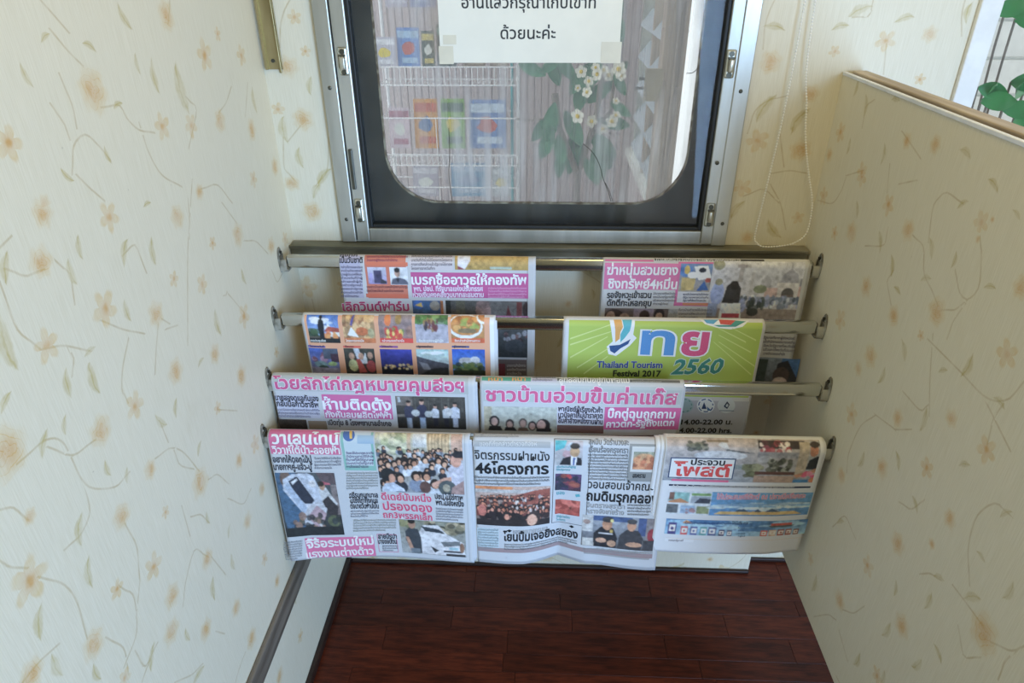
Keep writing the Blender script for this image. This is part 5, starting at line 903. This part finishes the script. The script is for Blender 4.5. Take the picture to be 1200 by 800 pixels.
# frangipani in the yard
fp = empty('frangipani', (.60, .82, -.25)); tag(fp, 'frangipani shrub with white yellow-hearted flowers outside the window', 'plant')
def yp(px, py, Y=.82): p = at(px, py, 1, Y); return Vector((p[0] - .60, Y - .82, p[2] + .25))
m = MB(); base_ = yp(676, 232)
m.tube([Vector((base_.x, 0, 0)), base_, yp(677, 205), yp(668, 182), yp(655, 150), yp(650, 110)], .010, 8).tube([yp(677, 205), yp(683, 188), yp(690, 165), yp(700, 130), yp(705, 90)], .008, 8).tube([yp(690, 165), yp(715, 130), yp(722, 80)], .005, 7)
m.tube([yp(605, 139, .8), yp(620, 141, .8), yp(640, 139, .8)], .0022, 6)
m.build('trunk', MT['bark'], fp, True)
def leaf(p, L, W_, ang, tilt, bend=.25, name='leaf', par=None, mat=None):
    V = []; n = 6
    for i in range(n + 1):
        s = i / n; w_ = W_ * math.sin(PI * min(1, s * .94 + .03)) ** .8
        for j in (-1, 0, 1): V.append(Vector((j * w_ / 2, -abs(j) * .12 * W_ + .0, s * L)) + Vector((0, -bend * L * s * s, 0)))
    Fc = [(3 * i + j, 3 * i + j + 1, 3 * i + j + 4, 3 * i + j + 3) for i in range(n) for j in (0, 1)]
    R_ = Matrix.Rotation(ang, 3, 'Y') @ Matrix.Rotation(tilt, 3, 'X')
    o = me_obj(name, [R_ @ v for v in V], Fc, mat or MT['leaf'], par, True); o.location = p; return o
g = random.Random(4)
for (px, py, L, a) in ((640, 88, .12, -70), (632, 85, .10, 60), (655, 100, .14, -20), (650, 120, .16, 190), (648, 150, .15, 200), (662, 130, .16, 150), (672, 150, .16, 170), (668, 110, .15, 30), (682, 120, .15, 60), (690, 155, .16, 130), (695, 172, .15, 160), (700, 140, .14, 100), (710, 165, .12, 170), (665, 165, .14, 195), (675, 95, .12, -40), (658, 175, .12, 185), (688, 105, .14, 20), (645, 135, .13, 215), (712, 100, .12, 40), (720, 60, .12, 10), (725, 25, .12, -10), (720, 85, .1, 150), (685, 185, .13, 150), (680, 170, .14, 200), (630, 20, .12, 20), (700, 10, .12, -30), (655, 60, .12, 10), (716, 120, .10, 120), (654, 158, .13, 170), (676, 132, .15, 10)):
    leaf(yp(px, py, .82 + g.uniform(-.05, .03)), L * .72, L * .30, math.radians(a), g.uniform(-.3, .3), g.uniform(-.1, .2), par=fp)
pm_ = MB()
for k in range(5):
    a = 2 * PI * k / 5; V = []
    for s, w_ in ((0, .12), (.4, .36), (.75, .42), (1., .12)):
        c, sn = math.cos(a), math.sin(a)
        for j in (-1, 1): V.append((c * s - sn * j * w_, -.12 * s * s, sn * s + c * j * w_))
    pm_.poly(V, [(2 * i, 2 * i + 1, 2 * i + 3, 2 * i + 2) for i in range(3)])
fo = pm_.build('flower', MT['petal'], fp); hb = MB().ball((0, -.12, 0), .3, (1, .5, 1), 8).build('flower_heart', MT['heart'], fo)
first = True
for (px, py, r) in ((681, 84, 6.5), (700, 87, 7), (713, 88, 6.5), (690, 95, 5.5), (688, 108, 6), (725, 81, 8), (677, 136, 8), (693, 142, 7), (706, 151, 6.5), (717, 142, 7), (722, 118, 4), (677, 103, 4), (708, 82, 5), (722, 135, 5), (728, 88, 6), (698, 79, 5)):
    if first: q = fo; q2 = hb; first = False
    else:
        q = fo.copy(); COL.objects.link(q); q2 = hb.copy(); COL.objects.link(q2); q2.parent = q
    q.location = yp(px, py, .74); s = r * .0027; q.scale = (s, s, s); q.rotation_euler = (g.uniform(-.4, .4), g.uniform(0, 6), g.uniform(-.4, .4))

# beyond the second window: white wall boards and broad leaves
bw = empty('wall_bright', (0, 1.05, 0)); tag(bw, kind='structure')
MB().box((1.2, .012, -.25), (2.9, .05, 2.4)).build('backing', MT['whitepaint'], bw)
for k in range(12): 
    MB().box((1.2, 0, .50 + k * .11), (2.9, .014, .602 + k * .11), .003, seg=1).build('siding_board', MT['whitepaint'], bw)
gp = at(1160, 120, 1, .45); gl = empty('broadleaf_plant', (gp[0], .45, -.25)); tag(gl, 'broad bright green leaves of a plant outside the right-hand window', 'plant')
st = MB()
for (px, py, L, a, tl, Y) in ((1162, 104, .05, -60, .9, .4), (1150, 118, .075, 75, .8, .4), (1146, 102, .06, 100, .3, .4), (1200, 106, .075, -75, .6, .42), (1185, 96, .07, 80, .8, .42), (1192, 128, .07, 60, .8, .4), (1165, 14, .07, 60, .8, .5), (1190, 22, .08, 80, .9, .5), (1180, 6, .07, 110, .9, .5), (1175, 128, .07, 80, .6, .4), (1200, 130, .07, 200, .4, .4)):
    p = at(px, py, 1, Y); lp = Vector((p[0] - gp[0], Y - .45, p[2] + .25)); leaf(lp, L, L * .62, math.radians(a), tl, .15, par=gl, mat=MT['leaf2']); st.tube([lp, lp + Vector((.02, .03, -.10)), Vector((.05, .03, lp.z * .3)), Vector((.03, .02, 0))], .003, 5)
st.build('stem', MT['bark'], gl, True)
